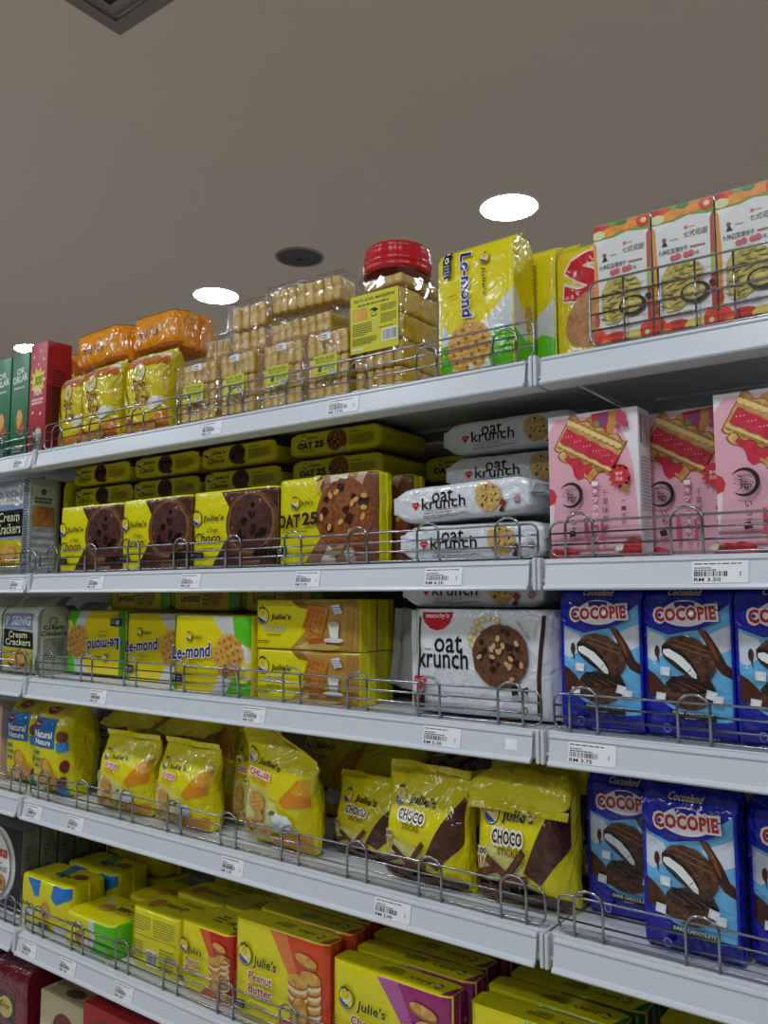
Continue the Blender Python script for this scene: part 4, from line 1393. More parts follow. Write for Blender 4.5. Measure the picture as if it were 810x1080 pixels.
def snack(w, h):
    a = Art(w, h, 'foil')
    a.R(0, 52, 78, 84, '#1f74b8').E(40, 92, 14, 4, '#8a2f22').T('Hup', 32, 90.5, 48, 93.5, '#f0e2d0', .02)
    a.E(28, 77, 10, 4.6, '#8a1f2c').T('Hup', 21, 75.5, 35, 78.5, '#f0dede', .02)
    a.TO('Natural', 22, 63, 72, 71, '#f1f2ee', '#24466e', .03, .0, grow=.05).TO('Nature', 24, 55, 70, 62, '#f1f2ee', '#24466e', .03, grow=.05)
    a.lines(20, 44, 44, 49, 1, '#3a7a6a', 2, .8).lines(20, 37, 42, 41, 1, '#3a7a6a', 4, .8).lines(20, 30, 40, 34, 1, '#3a7a6a', 5, .8)
    bis = BISCUIT()
    a.E(60, 28, 14, 15, '#b46a1c', rot=30).E(62, 30, 12, 12, bis, rot=30).E(50, 14, 18, 8, '#a85c1c').E(48, 16, 16, 7, bis).E(76, 20, 12, 8, '#c9862c')
    a.E(90, 66, 7, 6, '#7a3a1c').R(84, 50, 98, 60, '#2f84c8', rot=12).E(94, 34, 5, 7, '#7a2a22').E(90, 8, 7, 8, '#2f84c8').E(92, 18, 5, 5, '#6a3a2a')
    return a
SN = mat('#dfd20a', 'foil')
bag('snackbag', .135, .190, .092, snack, 81, skin=SN, tape={'top': (.05, .12), 'bottom': (.03, .5), 'left': (.02, .4), 'right': (.02, .5)}, pinch=.02, wr=.004)

# --- tall crumb-biscuit bag with scalloped rim
def rim(a, c='#f3ead8', o='#d2691a'):
    a.R(0, 86, 100, 100, '#efe2c8')
    for i in range(9):
        a.E(6 + i * 11, 87, 5.4, 4.2, o, n=14)
    a.R(0, 92, 100, 100, c)
    return a
def kok_front(w, h):
    a = Art(w, h, 'foil')
    a.P([(0, 40), (0, 0), (100, 0), (100, 30), (60, 18), (30, 20)], '#d9821c').P([(0, 30), (0, 0), (100, 0), (100, 14), (40, 8)], '#b4641a')
    rim(a)
    a.C(46, 76, 10, '#e6dcb2').C(46, 76, 8.5, '#d8c878').T('RK', 39, 73, 53, 79, '#9a7a2a', .01)
    a.T('Roti', 30, 54, 64, 68, '#7f2f10', .012, .3).T('Kok', 38, 39, 72, 53, '#7f2f10', .012, .3)
    a.E(80, 38, 14, 7, '#d9d6c2', rot=20).P([(8, 60), (18, 30), (24, 34), (12, 62)], '#c9b92a')
    rk = baked('printed rusks', '#a8702a', '#dca85a', 60)
    for i, (u, v) in enumerate(((30, 10), (52, 7), (72, 11), (16, 16))):
        a.R(u - 13, v - 5, u + 13, v + 5, '#8a5218', rot=i * 20 - 20).R(u - 12, v - 3.6, u + 12, v + 4.6, rk, rot=i * 20 - 20)
    return a
bag('kokbag', .135, .178, .07, kok_front, 85, skin=mat('#d8c41a', 'foil'), tape={'top': (.03, .3), 'bottom': (.02, .6), 'left': (.02, .4), 'right': (.02, .4)}, pinch=.02, wr=.0024, seal=.010)
def kok_lying(w, h):
    a = Art(w, h, 'foil')
    for i in range(7):
        a.E(8 + (i * 37) % 84, 22 + (i * 23) % 56, 5, 7, '#e9c9a4', rot=i * 30, n=14)
    a.P([(0, 0), (100, 0), (100, 16), (0, 10)], '#c9661a').T('Roti Kok', 34, 40, 70, 66, '#8a3c14', .0, .3)
    return a
def laybag(key, w, h, d, seed):
    pk = Pack(w, h, d, r=.02, bulge=.12, tapers={'left': (.05, .2), 'right': (.03, .5)}, wrinkle=.0045, freq=18, seed=seed, cell=.010)
    finish(key, pk, mat('#ee9612', 'foil'), [('front', kok_lying(w, h)), ('top', kok_lying(w, d))], [('left', .016), ('right', .010)])
laybag('koklying', .20, .075, .11, 88)

# --- rusks, loose ones inside clear bags
def rusk_mesh(L=.055, W_=.018, H=.0415, seed=0):
    pk = Pack(W_, H, L, r=.005, wrinkle=.003, freq=75, seed=seed, cell=.005)
    mb = MB()
    crust = baked('rusk crust', '#bd8d3a', '#efd084', 90, 'real', .7, .7)
    butter = baked('rusk buttered face', '#cf9f1c', '#ecc634', 80, 'real', .45, .4)
    pk.body(mb, crust, {'left': butter, 'right': butter})
    return mb.mesh('rusk', True)
RUSK = [rusk_mesh(seed=i + 90) for i in range(3)]
CELLO = clear('cellophane', .09, (.985, .985, .975, 1), .9, 34.0, .07)
def rusk_bag(key, nx, nz, seed, label=True, w=.100, h=.136, d=.072, gather=None):
    rnd = random.Random(seed)
    parts = []
    sx, sz = (w - .008) / nx, (h - .008) / nz
    for i in range(nx):
        for j in range(nz):
            parts.append(('rusk', RUSK[rnd.randrange(3)], (-w / 2 + .004 + sx * (i + .5), rnd.uniform(-.002, .002), .003 + sz * j), (rnd.uniform(-.03, .03), 0, rnd.uniform(-.06, .06))))
    pk = Pack(w, h, d, r=.008, bulge=.02, wrinkle=.003, freq=30, seed=seed, cell=.009, tapers={'top': (.012, .75)})
    fm = MB()
    pk.body(fm, CELLO)
    parts.append(('cellophane_wrap', fm.mesh(key + '_film', True)))
    if gather:
        parts.append(('end_seal', pk.seal(gather, .030, CELLO, lean=.3, shrink=.9).mesh(key + '_gather', True)))
    if label:
        lb = Art(.052, .036, 'paper'); lb.T('ROTI KOK', 8, 74, 92, 90, '#2a2a14', .02).T('MARJERIN', 12, 60, 88, 71, '#4a4a1c', .01).P([(20, 20), (34, 20), (38, 50), (28, 56), (20, 46)], '#3a5a3a').lines(8, 8, 58, 16, 1, '#5a5a1c', 3).lines(46, 26, 92, 54, 4, '#5a5a1c', 4).barcode(62, 8, 92, 24, ground='#e8ebe0', seed=seed)
        q = Pack(.052, .036, .0006, .0002, flat=True); m1 = MB(); q.body(m1, mat('#c9cf1e', 'paper')); q.art(m1, 'front', lb, .00006, .00003)
        parts.append(('yellow_label', m1.mesh(key + '_label'), (rnd.uniform(-.004, .006), -d / 2 - .0032, .050), (0, 0, 0), 'yellow-green printed label'))
        ps = Art(.022, .012, 'paper'); ps.lines(10, 50, 90, 80, 1, '#6a6a72', 2, .8).lines(10, 16, 70, 40, 1, '#6a6a72', 3, .8)
        q = Pack(.022, .012, .0006, .0002, flat=True); m2 = MB(); q.body(m2, mat('#e8e9ee', 'paper')); q.art(m2, 'front', ps, .00006, .00003)
        parts.append(('price_sticker', m2.mesh(key + '_sticker'), (rnd.uniform(-.002, .012), -d / 2 - .0032, .112), (0, 0, 0), 'small white price sticker'))
    kind(key, None, parts)
rusk_bag('ruskbag', 5, 3, 101)
rusk_bag('ruskbagb', 5, 3, 105, w=.096)
rusk_bag('ruskbagplain', 8, 1, 108, False, .155, .055, .072)
rusk_bag('ruskbagtall', 4, 2, 111, False, .090, .100, .07, gather='left')

# --- square clear jar with a red lid, full of rusks
def jar():
    parts = []
    rnd = random.Random(5)
    R = .0575
    body = MB()
    prof = [(.0001, .002), (R * .9, .002), (R * .985, .006), (R, .012), (R, .185), (R * .985, .198), (R * .95, .207), (R * .92, .212), (R * .915, .222)]
    n = 56
    vs, fs = [], []
    for (r, z) in prof:
        e = 5.5 if z < .2 else 5.5 - (z - .2) / .022 * 3.3
        for k_ in range(n):
            a_ = 2 * math.pi * k_ / n
            c_ = (abs(math.cos(a_)) ** e + abs(math.sin(a_)) ** e) ** (-1.0 / e)
            vs.append(Vector((math.cos(a_) * c_ * r, math.sin(a_) * c_ * r, z)))
    for i in range(len(prof) - 1):
        for k_ in range(n):
            fs.append((i * n + k_, i * n + (k_ + 1) % n, (i + 1) * n + (k_ + 1) % n, (i + 1) * n + k_))
    body.add(vs, fs, clear('jar plastic', .07, (.96, .96, .94, 1), .5, 18.0, .13))
    parts.append(('clear_body', body.mesh('jar_body', True)))
    lid = MB()
    lid.lathe([(.0001, .262), (.046, .2625), (.0515, .2615), (.0540, .258), (.0548, .2535), (.0542, .2525), (.0556, .2515), (.0562, .2480), (.0562, .238), (.0575, .2365), (.0580, .232), (.0574, .2285), (.0566, .227), (.0570, .222), (.0566, .215), (.053, .2145)], mat('#c3121c', 'plastic'), 120, 60, .0005)
    parts.append(('red_lid', lid.mesh('jar_lid', True)))
    for layer in range(4):
        z = .005 + layer * .0438
        for i in range(5):
            for j in range(2):
                parts.append(('rusk', RUSK[rnd.randrange(3)], (-.040 + .0195 * i, -.0265 + .053 * j, z), (rnd.uniform(-.03, .03), 0, rnd.uniform(-.05, .05))))
    for i, (x, y, a_) in enumerate(((-.034, -.026, 4), (.010, -.028, -5), (-.030, .028, 3), (.012, .026, -4))):
        parts.append(('rusk', RUSK[i % 3], (x, y, .190), (0, math.radians(90), math.radians(a_))))
    lb = Art(.098, .098, 'paper')
    lb.T('ROTI KOK MARJERIN', 8, 86, 92, 93, '#22220f', .03).lines(16, 80, 86, 83.5, 1, '#4a4a14', 3, .8)
    lb.R(5, 56, 20, 76, '#d8a03a').R(21.5, 56, 36, 76, '#d29432').R(6.5, 58, 18.5, 74, '#e2b04a').R(23, 58, 34.5, 74, '#dca640')
    lb.P([(40, 70), (52, 74), (60, 68), (50, 66), (46, 72)], '#2a2a1a').E(50, 62, 6, 4, '#3a3a20').E(50, 62.5, 4.5, 2.8, '#d7d32a').R(48, 40, 54, 56, '#ebe6a0').lines(48.5, 41, 53.5, 55, 6, '#6a6a20', 7)
    lb.lines(64, 64, 96, 76, 5, '#4c4a14', 4).lines(64, 44, 96, 61, 6, '#6a661a', 6).lines(60, 36, 94, 39, 1, '#2a2a12', 7)
    lb.barcode(68, 14, 96, 31, ground='#eef0ea', seed=3).lines(5, 30, 46, 52, 6, '#55521a', 8).lines(5, 14, 56, 27, 4, '#33310f', 9).lines(5, 4, 40, 9, 1, '#e9ead0', 2, .9)
    q = Pack(.098, .098, .0006, .0002, flat=True); m1 = MB(); q.body(m1, mat('#d8cf1c', 'paper')); q.art(m1, 'front', lb, .00006, .00003)
    parts.append(('paper_label', m1.mesh('jar_label'), (-.006, -R - .0008, .078), (0, 0, 0), 'yellow paper label with black lettering'))
    kind('jar', None, parts)
jar()

# --- clear-windowed cream cracker pack and soft white cracker bag
def stripes_front(w, h, dark='#15171a', blue='#6f80a8'):
    a = Art(w, h, 'foil')
    a.R(0, 0, 100, 100, '#a9b0bc').R(4, 4, 88, 96, '#8c98b4')
    a.R(6, 74, 84, 92, '#c9cdc4').T('P SEN', 14, 77, 80, 88, '#8d97ae', .03)
    a.R(6, 40, 84, 68, dark).T('Cream', 18, 56, 76, 66, '#d6d9a8', .01).T('Crackers', 14, 43, 80, 54, '#d6d9a8', .01)
    a.R(6, 8, 84, 37, '#c9b51e').E(50, 20, 24, 11, '#b86a22').E(48, 22, 20, 9, BISCUIT()).R(6, 6, 84, 12, '#8fa04a')
    for i in range(40):
        a.R(88, i * 2.5, 98, i * 2.5 + 1.2, '#4f5a52')
    return a
w, h, d = .155, .222, .075
pk = Pack(w, h, d, r=.006, bulge=.03, tapers={'top': (.012, .8)}, wrinkle=.0012, freq=30, seed=121)
s_ = Art(d, h, 'foil')
s_.R(8, 72, 84, 92, '#c3c6ae').C(46, 86, 3.4, '#5f665c').lines(16, 74, 76, 81, 2, '#4c5248', 3, .7)
s_.R(10, 50, 84, 70, baked('printed cracker side', '#9a5a2a', '#c98a4a', 60)).R(8, 4, 86, 48, '#9aa0b2')
for i in range(5):
    s_.R(10, 8 + i * 8, 84, 12 + i * 8, '#c5c8d2')
for i in range(60):
    s_.R(88, i * 1.67, 98, i * 1.67 + .9, '#4f5a52')
finish('stripepack', pk, mat('#aab0a8', 'foil'), [('front', stripes_front(w, h)), ('right', s_)], [('top', .008, .6)])
def cream_front(w, h):
    a = Art(w, h, 'foil')
    a.R(6, 66, 88, 90, '#6f82ad').T('P SENG', 10, 72, 84, 86, '#c6c8b8', .03, .1).lines(14, 67, 80, 70, 1, '#c6c8b8', 3)
    a.P([(4, 40), (92, 38), (90, 62), (4, 66)], '#15171a').TO('Cream', 20, 53, 74, 63, '#d9dbb0', '#15171a', .02, .0, grow=.02).TO('Crackers', 12, 42, 86, 52, '#d9dbb0', '#15171a', .02, grow=.02)
    a.R(4, 8, 90, 38, '#c6b422').E(50, 20, 28, 13, '#7f3a22').E(48, 22, 24, 11, BISCUIT()).lines(14, 32, 80, 36, 1, '#8a7a14', 4)
    return a
def cream_side(d, h):
    a = Art(d, h, 'foil')
    a.C(48, 78, 7, '#5c635a').C(48, 78, 5.4, '#a9aea0').T('Cream', 18, 66, 80, 73, '#3d433c', .02, .05).T('Crackers', 10, 57, 88, 64, '#3d433c', .02, .05)
    a.lines(20, 22, 82, 54, 12, '#6d7368', 5, .5).R(12, 4, 86, 18, '#b9bdb2')
    for i in range(44):
        a.R(1, i * 2.2, 8, i * 2.2 + 1.1, '#5a6a86')
    return a
w, h, d = .150, .150, .078
pk = Pack(w, h, d, r=.008, bulge=.05, tapers={'top': (.018, .6), 'bottom': (.01, .8)}, wrinkle=.0025, freq=24, seed=124)
finish('creambag', pk, mat('#c2c7b2', 'foil'), [('front', cream_front(w, h)), ('right', cream_side(d, h))], [('top', .024, 1.0)])

# --- cartons in green and red
def green_front(w, h):
    a = Art(w, h, 'card')
    a.R(0, 0, 100, 100, '#1c6b3e').P([(100, 100), (60, 100), (100, 40)], '#2a7f4c').R(0, 0, 100, 14, '#17573a')
    a.T('OR', 30, 80, 74, 86, '#dfe8df', .02, rot=6).T('ORLAR', 8, 72, 92, 79, '#dfe8df', .03, rot=6).lines(16, 66, 84, 70, 1, '#c4d4c4', 3)
    a.E(56, 34, 22, 12, '#7b4a2a').E(54, 37, 18, 9, BISCUIT()).E(70, 27, 16, 6, '#a8502a').lines(20, 6, 80, 11, 2, '#b9ccb9', 5)
    return a
w, h, d = .072, .250, .05
pk = Pack(w, h, d, r=.0014, flat=True)
gs = Art(d, h, 'card'); gs.lines(14, 16, 86, 70, 16, '#5a8a68', 6)
finish('greenbox', pk, mat('#18603a', 'card'), [('front', green_front(w, h)), ('right', gs)], angle=40)
def red_front(w, h):
    a = Art(w, h, 'card')
    a.R(0, 0, 100, 100, '#b2192c').burst(48, 66, 8, 13, 10, '#d9cf1e').T('XXI', 26, 62, 74, 70, '#2a2a12', .05, .2)
    a.T('TEX', 22, 53, 78, 59, '#ead9d2', .03).lines(14, 45, 84, 51, 2, '#e6c9c4', 3, .7)
    for i, (u, v) in enumerate(((20, 88), (60, 92), (80, 84), (24, 38), (70, 36), (50, 80))):
        a.E(u, v, 5, 2, '#dca9a4', rot=30 * i, n=12)
    a.E(46, 14, 30, 9, '#5a4a4a').E(60, 18, 16, 6, '#cfc4b8').E(30, 10, 12, 5, '#2f3a4a').blob(70, 8, 6, '#8a8078', .2, 12, 3)
    return a
w, h, d = .070, .262, .06
pk = Pack(w, h, d, r=.0016, flat=True)
rs = Art(d, h, 'card'); rs.R(0, 0, 100, 60, '#7a1220').lines(24, 20, 78, 76, 20, '#3a1a1c', 4, .6)
finish('redbox', pk, mat('#a81426', 'card'), [('front', red_front(w, h)), ('right', rs)], angle=40)

# --- dark cookie carton with a white oval
def oval_front(w, h):
    a = Art(w, h, 'card')
    a.E(50, 52, 40, 47, '#b9b7ac').E(50, 52, 38.5, 45.5, '#deddd6')
    for i in range(64):
        t = 2 * math.pi * i / 64
        a.E(50 + 35.5 * math.cos(t), 52 + 42 * math.sin(t), .7, .9, '#6a7484', n=6)
    a.E(50, 52, 33, 40, '#e4e3dc')
    a.TO('Danisa', 22, 62, 78, 76, '#b51a22', '#d9b45a', .03, .25, grow=.03).lines(30, 54, 72, 57, 1, '#6a6456', 3, .8).T('BUTTER COOKIES', 22, 45, 78, 51, '#3a3630', .01)
    bis = baked('printed butter cookies', '#a8682a', '#dca85a', 80, 'card', .42, .05)
    for u, v, r in ((34, 30, 12), (52, 24, 13), (68, 32, 11), (44, 36, 10), (60, 38, 9), (50, 88, 7)):
        a.C(u, v, r * .9, '#8a5220').C(u, v + .6, r * .84, bis).C(u, v, r * .3, '#8a5220')
    return a
w, h, d = .22, .178, .042
pk = Pack(w, h, d, r=.0016, flat=True)
os_ = Art(d, h, 'card'); os_.R(0, 0, 100, 100, '#6f7468').P([(60, 100), (100, 100), (100, 70)], '#8d927f').blob(50, 36, 16, '#4f5248', .3, 12, 4).E(36, 30, 20, 7, '#8a7a52').E(66, 24, 20, 6, '#7a6a48').lines(20, 64, 60, 80, 3, '#4a4d44', 3)
ot = Art(w, d, 'card'); ot.R(0, 0, 100, 100, '#74766a').R(8, 30, 50, 70, '#8a8c80')
finish('ovalbox', pk, mat('#1d1b2a', 'card'), [('front', oval_front(w, h)), ('right', os_), ('top', ot)], angle=40)

# --- lowest shelf: wine-red packs and beige cartons
w, h, d = .135, .165, .06
a = Art(w, h, 'foil'); a.R(18, 30, 70, 66, '#23211f').E(44, 48, 20, 13, '#c9b04a').T('Butter', 28, 46, 60, 53, '#4a3212', .02, .2).lines(20, 74, 80, 84, 2, '#7a3a48', 2).R(20, 8, 80, 24, '#3f4a78')
t = Art(w, d, 'foil'); t.R(10, 30, 60, 70, '#4a4f78').lines(64, 20, 92, 70, 3, '#c8b8c0', 3)
pk = Pack(w, h, d, r=.008, bulge=.06, tapers={'top': (.02, .6), 'bottom': (.012, .8)}, wrinkle=.0018, freq=28, seed=131)
finish('winepack', pk, mat('#7a0f24', 'foil'), [('front', a), ('top', t)], [('top', .010, .8)])
w, h, d = .150, .165, .055
a = Art(w, h, 'card'); a.R(5, 5, 95, 95, '#cbbf94').E(56, 56, 26, 24, '#7a1f22').T('Nuts', 40, 50, 74, 64, '#e6d6b0', .03, .2).lines(14, 16, 84, 28, 3, '#7a6a3a', 3)
t = Art(w, d, 'card'); t.R(6, 14, 94, 86, '#a59a6e').E(56, 50, 20, 26, '#5f2a22')
pk = Pack(w, h, d, r=.0015, flat=True)
finish('beigebox', pk, mat('#c4b988', 'card'), [('front', a), ('top', t)], angle=40)
w, h, d = .165, .165, .05
a = Art(w, h, 'card'); a.E(50, 66, 40, 24, '#8a1420').TO('Nuga', 22, 58, 80, 74, '#f0e6d8', '#6a0f18', .03, .2, grow=.04).lines(16, 20, 84, 36, 3, '#e0b8b0', 3)
pk = Pack(w, h, d, r=.0015, flat=True)
finish('rednut', pk, mat('#b3161f', 'card'), [('front', a)], angle=40)
# pinkish-brown carton
w, h, d = .14, .17, .06
a = Art(w, h, 'card'); a.R(4, 40, 96, 70, '#7a3a34').T('Wafer', 22, 48, 78, 62, '#e8d8c8', .03, .2).E(50, 20, 30, 12, '#9a6a44').lines(20, 78, 80, 90, 2, '#8a6a62', 3)
pk = Pack(w, h, d, r=.0015, flat=True)
finish('waferbox', pk, mat('#cfae9e', 'card'), [('front', a)], angle=40)

# ------------------------------------------------------------------ the goods, shelf by shelf
def std(key, name, label, cat, xc, yf, n, dy=0.0, rz=0, rx=0, ry=0, z=None, d=None, group=None, s=None):
    """Stand a pack with its front at y = yf on shelf n (or at height z)."""
    dd = d if d is not None else DEP[key]
    o = place(key, name, label, cat, (xc, yf + dd / 2, (DECK[n] if z is None else z) + .0004), (rx, ry, rz), group)
    if s:
        o.scale = s
    return o
def lay(key, name, label, cat, xc, yf, z, d, rz=0, group=None, ry=0):
    """Lay a pack on its back: its long narrow side faces the aisle."""
    o = place(key, name, label, cat, (xc, yf, z + d / 2), (-90, ry, rz), group)
    o.scale = (1, .865 if d < .054 else .93 if d > .056 else .90, 1)
    return o
DEP = dict(choc=.056, oat=.056, lemon=.064, lemonup=.066, golden=.053, krunch=.064, krunchback=.064, krunchslim=.059, pie=.060, pinkbox=.045, vegbox=.05, sipack=.058,
           peanut=.046, cheese=.046, coconut=.046, smallpb=.088, redstraw=.052, backpack=.088, brick=.122, bluebrick=.102, longpack=.102, cheesebag=.076, cheesebagtall=.076,
           stickbag=.080, stickbagfold=.092, stickbaglay=.07, cheesebagcrown=.076, snackbag=.100, kokbag=.078, koklying=.12, ruskbag=.076, ruskbagb=.076, ruskbagplain=.076, ruskbagtall=.074,
           jar=.116, stripepack=.077, creambag=.082, greenbox=.05, redbox=.06, ovalbox=.065, winepack=.063, beigebox=.055, rednut=.05, waferbox=.06)
ORD = ['first', 'second', 'third', 'fourth', 'fifth', 'sixth', 'seventh', 'eighth', 'ninth']

# --- top shelf
std('greenbox', 'biscuit_carton', 'tall green carton at the far edge of the view, farthest from the red one', 'carton', -.215, .040, 1, rz=2)
std('greenbox', 'biscuit_carton', 'tall green carton standing next to the red one on the top shelf', 'carton', -.134, .040, 1)
std('redbox', 'biscuit_carton', 'tall red carton with a yellow starburst beside the green cartons', 'carton', -.057, .040, 1, rz=-1)
std('kokbag', 'rusk_bag', 'yellow rusk bag nearest the red carton, partly hidden by its neighbour', 'snack bag', .030, .060, 1, rz=4).scale = (.70, .9, 1)
std('kokbag', 'rusk_bag', 'yellow rusk bag with brown script, middle one of the front three', 'snack bag', .150, .046, 1, rz=-3)
std('kokbag', 'rusk_bag', 'yellow rusk bag with brown script next to the clear bags', 'snack bag', .304, .050, 1, rz=2)
for i, x in enumerate((.045, .198, .352)):
    std('kokbag', 'rusk_bag', f'yellow rusk bag in the row behind, {ORD[i]} along from the red carton', 'snack bag', x, .160, 1, rz=(-4, 3, 0)[i])
place('koklying', 'rusk_pack', 'small orange pack slumped low beside the red carton', 'snack pack', (-.095, .165, 1.945), (0, -10, 4)).scale = (.52, .8, .95)
place('koklying', 'rusk_pack', 'orange pack lying on top of the yellow rusk bags, nearer the red carton', 'snack pack', (.068, .155, 1.962), (0, -3, 2)).scale = (.98, 1, 1.12)
place('koklying', 'rusk_pack', 'orange pack lying on the yellow rusk bags, nearer the clear rusk stack', 'snack pack', (.272, .15, 1.962), (0, 1, -2)).scale = (.92, 1, 1.05)
place('ruskbagplain', 'clear_rusk_bag', 'clear bag of rusks at the end of the lying orange packs', 'rusk bag', (.434, .165, 1.912), (0, 4, -3)).scale = (.48, 1, 1.3)
for i, (x, rz) in enumerate(((.462, 2), (.572, -2), (.683, 1), (.791, -1))):
    std('ruskbag' if i % 2 == 0 else 'ruskbagb', 'clear_rusk_bag', f'clear bag of rusks with yellow-green label, {ORD[i]} in the front row from the orange packs', 'rusk bag', x, .052, 1, rz=rz)
for i, x in enumerate((.470, .580, .692, .800)):
    std('ruskbagb', 'clear_rusk_bag', f'clear rusk bag in the second row, {ORD[i]} from the orange packs', 'rusk bag', x, .140, 1)
Z2 = 1.768 + .1405
place('ruskbagtall', 'clear_rusk_bag', 'unlabelled clear rusk bag with a loose open top, in front of the lit lamp', 'rusk bag', (.548, .135, Z2), (0, 0, 2)).scale = (1.08, 1, 1.12)
place('ruskbagplain', 'clear_rusk_bag', 'unlabelled clear rusk bag lying under the topmost one', 'rusk bag', (.690, .130, Z2), (0, 0, -1))
place('ruskbagplain', 'clear_rusk_bag', 'unlabelled clear rusk bag topmost of the pile beside the jar', 'rusk bag', (.695, .135, Z2 + .062), (0, -1, 5)).scale = (1.05, 1, 1.1)
place('ruskbagplain', 'clear_rusk_bag', 'unlabelled clear rusk bag lying low against the jar', 'rusk bag', (.806, .185, Z2), (0, 2, 88)).scale = (.8, .70, 1.15)
std('jar', 'rusk_jar', 'square clear jar of rusks with a red screw lid', 'jar', .8965, .060, 1, rz=0)
std('lemonup', 'biscuit_pack', 'yellow lemon biscuit pack standing on end, its blue lettering running downwards', 'biscuit pack', 1.094, .036, 1, rz=-2)
std('lemonup', 'biscuit_pack', 'yellow lemon pack standing on end behind the front one, only its edge showing', 'biscuit pack', 1.122, .112, 1, rz=0)
place('lemonup', 'biscuit_pack', 'yellow pack with green end leaning on top behind the upright lemon packs', 'biscuit pack', (1.118, .222, 1.7685), (0, 0, 2)).scale = (1, 1, 1.16)
std('sipack', 'biscuit_pack', 'yellow almond biscuit pack with a big red letter S', 'biscuit pack', 1.252, .100, 1, rz=-1)
for i in range(3):
    std('vegbox', 'cracker_carton', f'vegetable cracker carton with carrots on top, {ORD[i]} from the red-lettered yellow pack', 'carton', 1.313 + i * .0785, .040, 1, rz=(0, .6, -.5)[i])
std('vegbox', 'cracker_carton', 'vegetable cracker carton in the second row, just behind the front three', 'carton', 1.425, .104, 1)

# --- second shelf
std('stripepack', 'cracker_pack', 'striped cream cracker pack with black name panel, foremost on the second shelf', 'cracker pack', -.152, .040, 2)
std('stripepack', 'cracker_pack', 'striped cream cracker pack standing right behind the foremost one', 'cracker pack', -.268, .128, 2)
std('stripepack', 'cracker_pack', 'striped cream cracker pack third back in its file', 'cracker pack', -.180, .205, 2)
place('choc', 'cookie_pack', 'chocolate chip cookie pack stood on end at the bay joint', 'cookie pack', (-.098, .152, 1.4975 + .117), (0, -88, 0))
for i, (x, rz) in enumerate(((.152, 3), (.370, -1), (.579, 1))):
    std('choc', 'cookie_pack', ['dark chocolate chip cookie pack standing in front, nearest the cream crackers', 'dark chocolate chip cookie pack standing between two of its kind', 'dark chocolate chip cookie pack standing beside the OAT pack'][i], 'cookie pack', x, .041 + .004 * (i == 0), 2, rz=rz)
std('oat', 'cookie_pack', 'oat cookie pack with large OAT lettering standing in the front row', 'cookie pack', .794, .040, 2, rz=-1)
std('oat', 'cookie_pack', 'oat cookie pack half hidden behind the front OAT pack', 'cookie pack', .838, .104, 2, rz=2)
for k in range(5):
    for i, x in enumerate((.028, .255, .482)):
        if k < 3 and i == 0:
            pass
        lay('choc', 'cookie_pack', f'chocolate chip pack lying flat, {ORD[4 - k]} from the top of the {["pile nearest the cream crackers", "middle pile", "pile beside the oat pile"][i]}', 'cookie pack', x + (.006, -.004, .003, -.006, .004)[(k + i) % 5], .150 + (k * 7 + i * 5) % 4 * .002, 1.4972 + k * .0518, .0518, rz=((k * 3 + i * 5) % 5 - 2) * .6)
    lay('oat', 'cookie_pack', f'oat cookie pack lying flat behind, {ORD[4 - k]} from the top of its pile', 'cookie pack', .722 + (.0, .006, -.004, .004, -.006)[k], .168, 1.4972 + k * .0518, .0518, rz=(k % 3 - 1) * .8)
for k in range(4):
    lay('oat', 'cookie_pack', f'oat cookie pack lying deep in the shelf, {ORD[3 - k]} from the top of the shaded pile', 'cookie pack', .925, .285, 1.4972 + k * .0518, .0518, rz=(k % 3 - 1) * 2)
lay('krunchslim', 'cookie_pack', 'white oat cookie pack lying lowest at the front of the second shelf', 'cookie pack', 1.072, .046, 1.4975, .0585, rz=1)
lay('krunchslim', 'cookie_pack', 'white oat cookie pack lying askew on the lowest front one', 'cookie pack', 1.058, .040, 1.5580, .0585, rz=-3, ry=-1.2)
for k in range(4):
    lay('krunchslim', 'cookie_pack', f'white oat cookie pack in the rear pile, {ORD[3 - k]} from its top', 'cookie pack', 1.076 + (.006, .0, .004, -.004)[k], .168, 1.4975 + k * .0598, .0585, rz=(1, -1, 2, -1)[k])
std('pinkbox', 'pastry_carton', 'pink strawberry pastry carton next to the white oat packs', 'carton', 1.266, .038, 2, rz=0)
std('pinkbox', 'pastry_carton', 'pink strawberry pastry carton set back between two others', 'carton', 1.366, .087, 2)
std('pinkbox', 'pastry_carton', 'pink strawberry pastry carton cut by the edge of the view', 'carton', 1.482, .038, 2)
std('pinkbox', 'pastry_carton', 'pink strawberry pastry carton in the shaded back row', 'carton', 1.300, .150, 2)

# --- third shelf
std('creambag', 'cracker_bag', 'white cream cracker bag at the very edge of the view', 'cracker bag', -.253, .040, 3, rz=2)
std('creambag', 'cracker_bag', 'white cream cracker bag with its narrow lettered side showing', 'cracker bag', -.096, .040, 3, rz=-2)
std('creambag', 'cracker_bag', 'white cream cracker bag standing behind the lemon packs', 'cracker bag', -.050, .165, 3, rz=0).scale = (1, 1, .92)
std('creambag', 'cracker_bag', 'white cream cracker bag behind the edge bag', 'cracker bag', -.225, .150, 3, rz=-2)
place('lemon', 'biscuit_pack', 'lemon biscuit pack standing upside down', 'biscuit pack', (.102, .096 + .032, 1.2780 + .138), (0, 180, 0))
std('lemon', 'biscuit_pack', 'lemon biscuit pack the right way up beside the upside down one', 'biscuit pack', .314, .096, 3)
std('lemon', 'biscuit_pack', 'lemon biscuit pack standing foremost beside the golden cracker boxes', 'biscuit pack', .546, .030, 3, rz=-1)
std('lemon', 'biscuit_pack', 'lemon biscuit pack directly behind the foremost one', 'biscuit pack', .540, .097, 3)
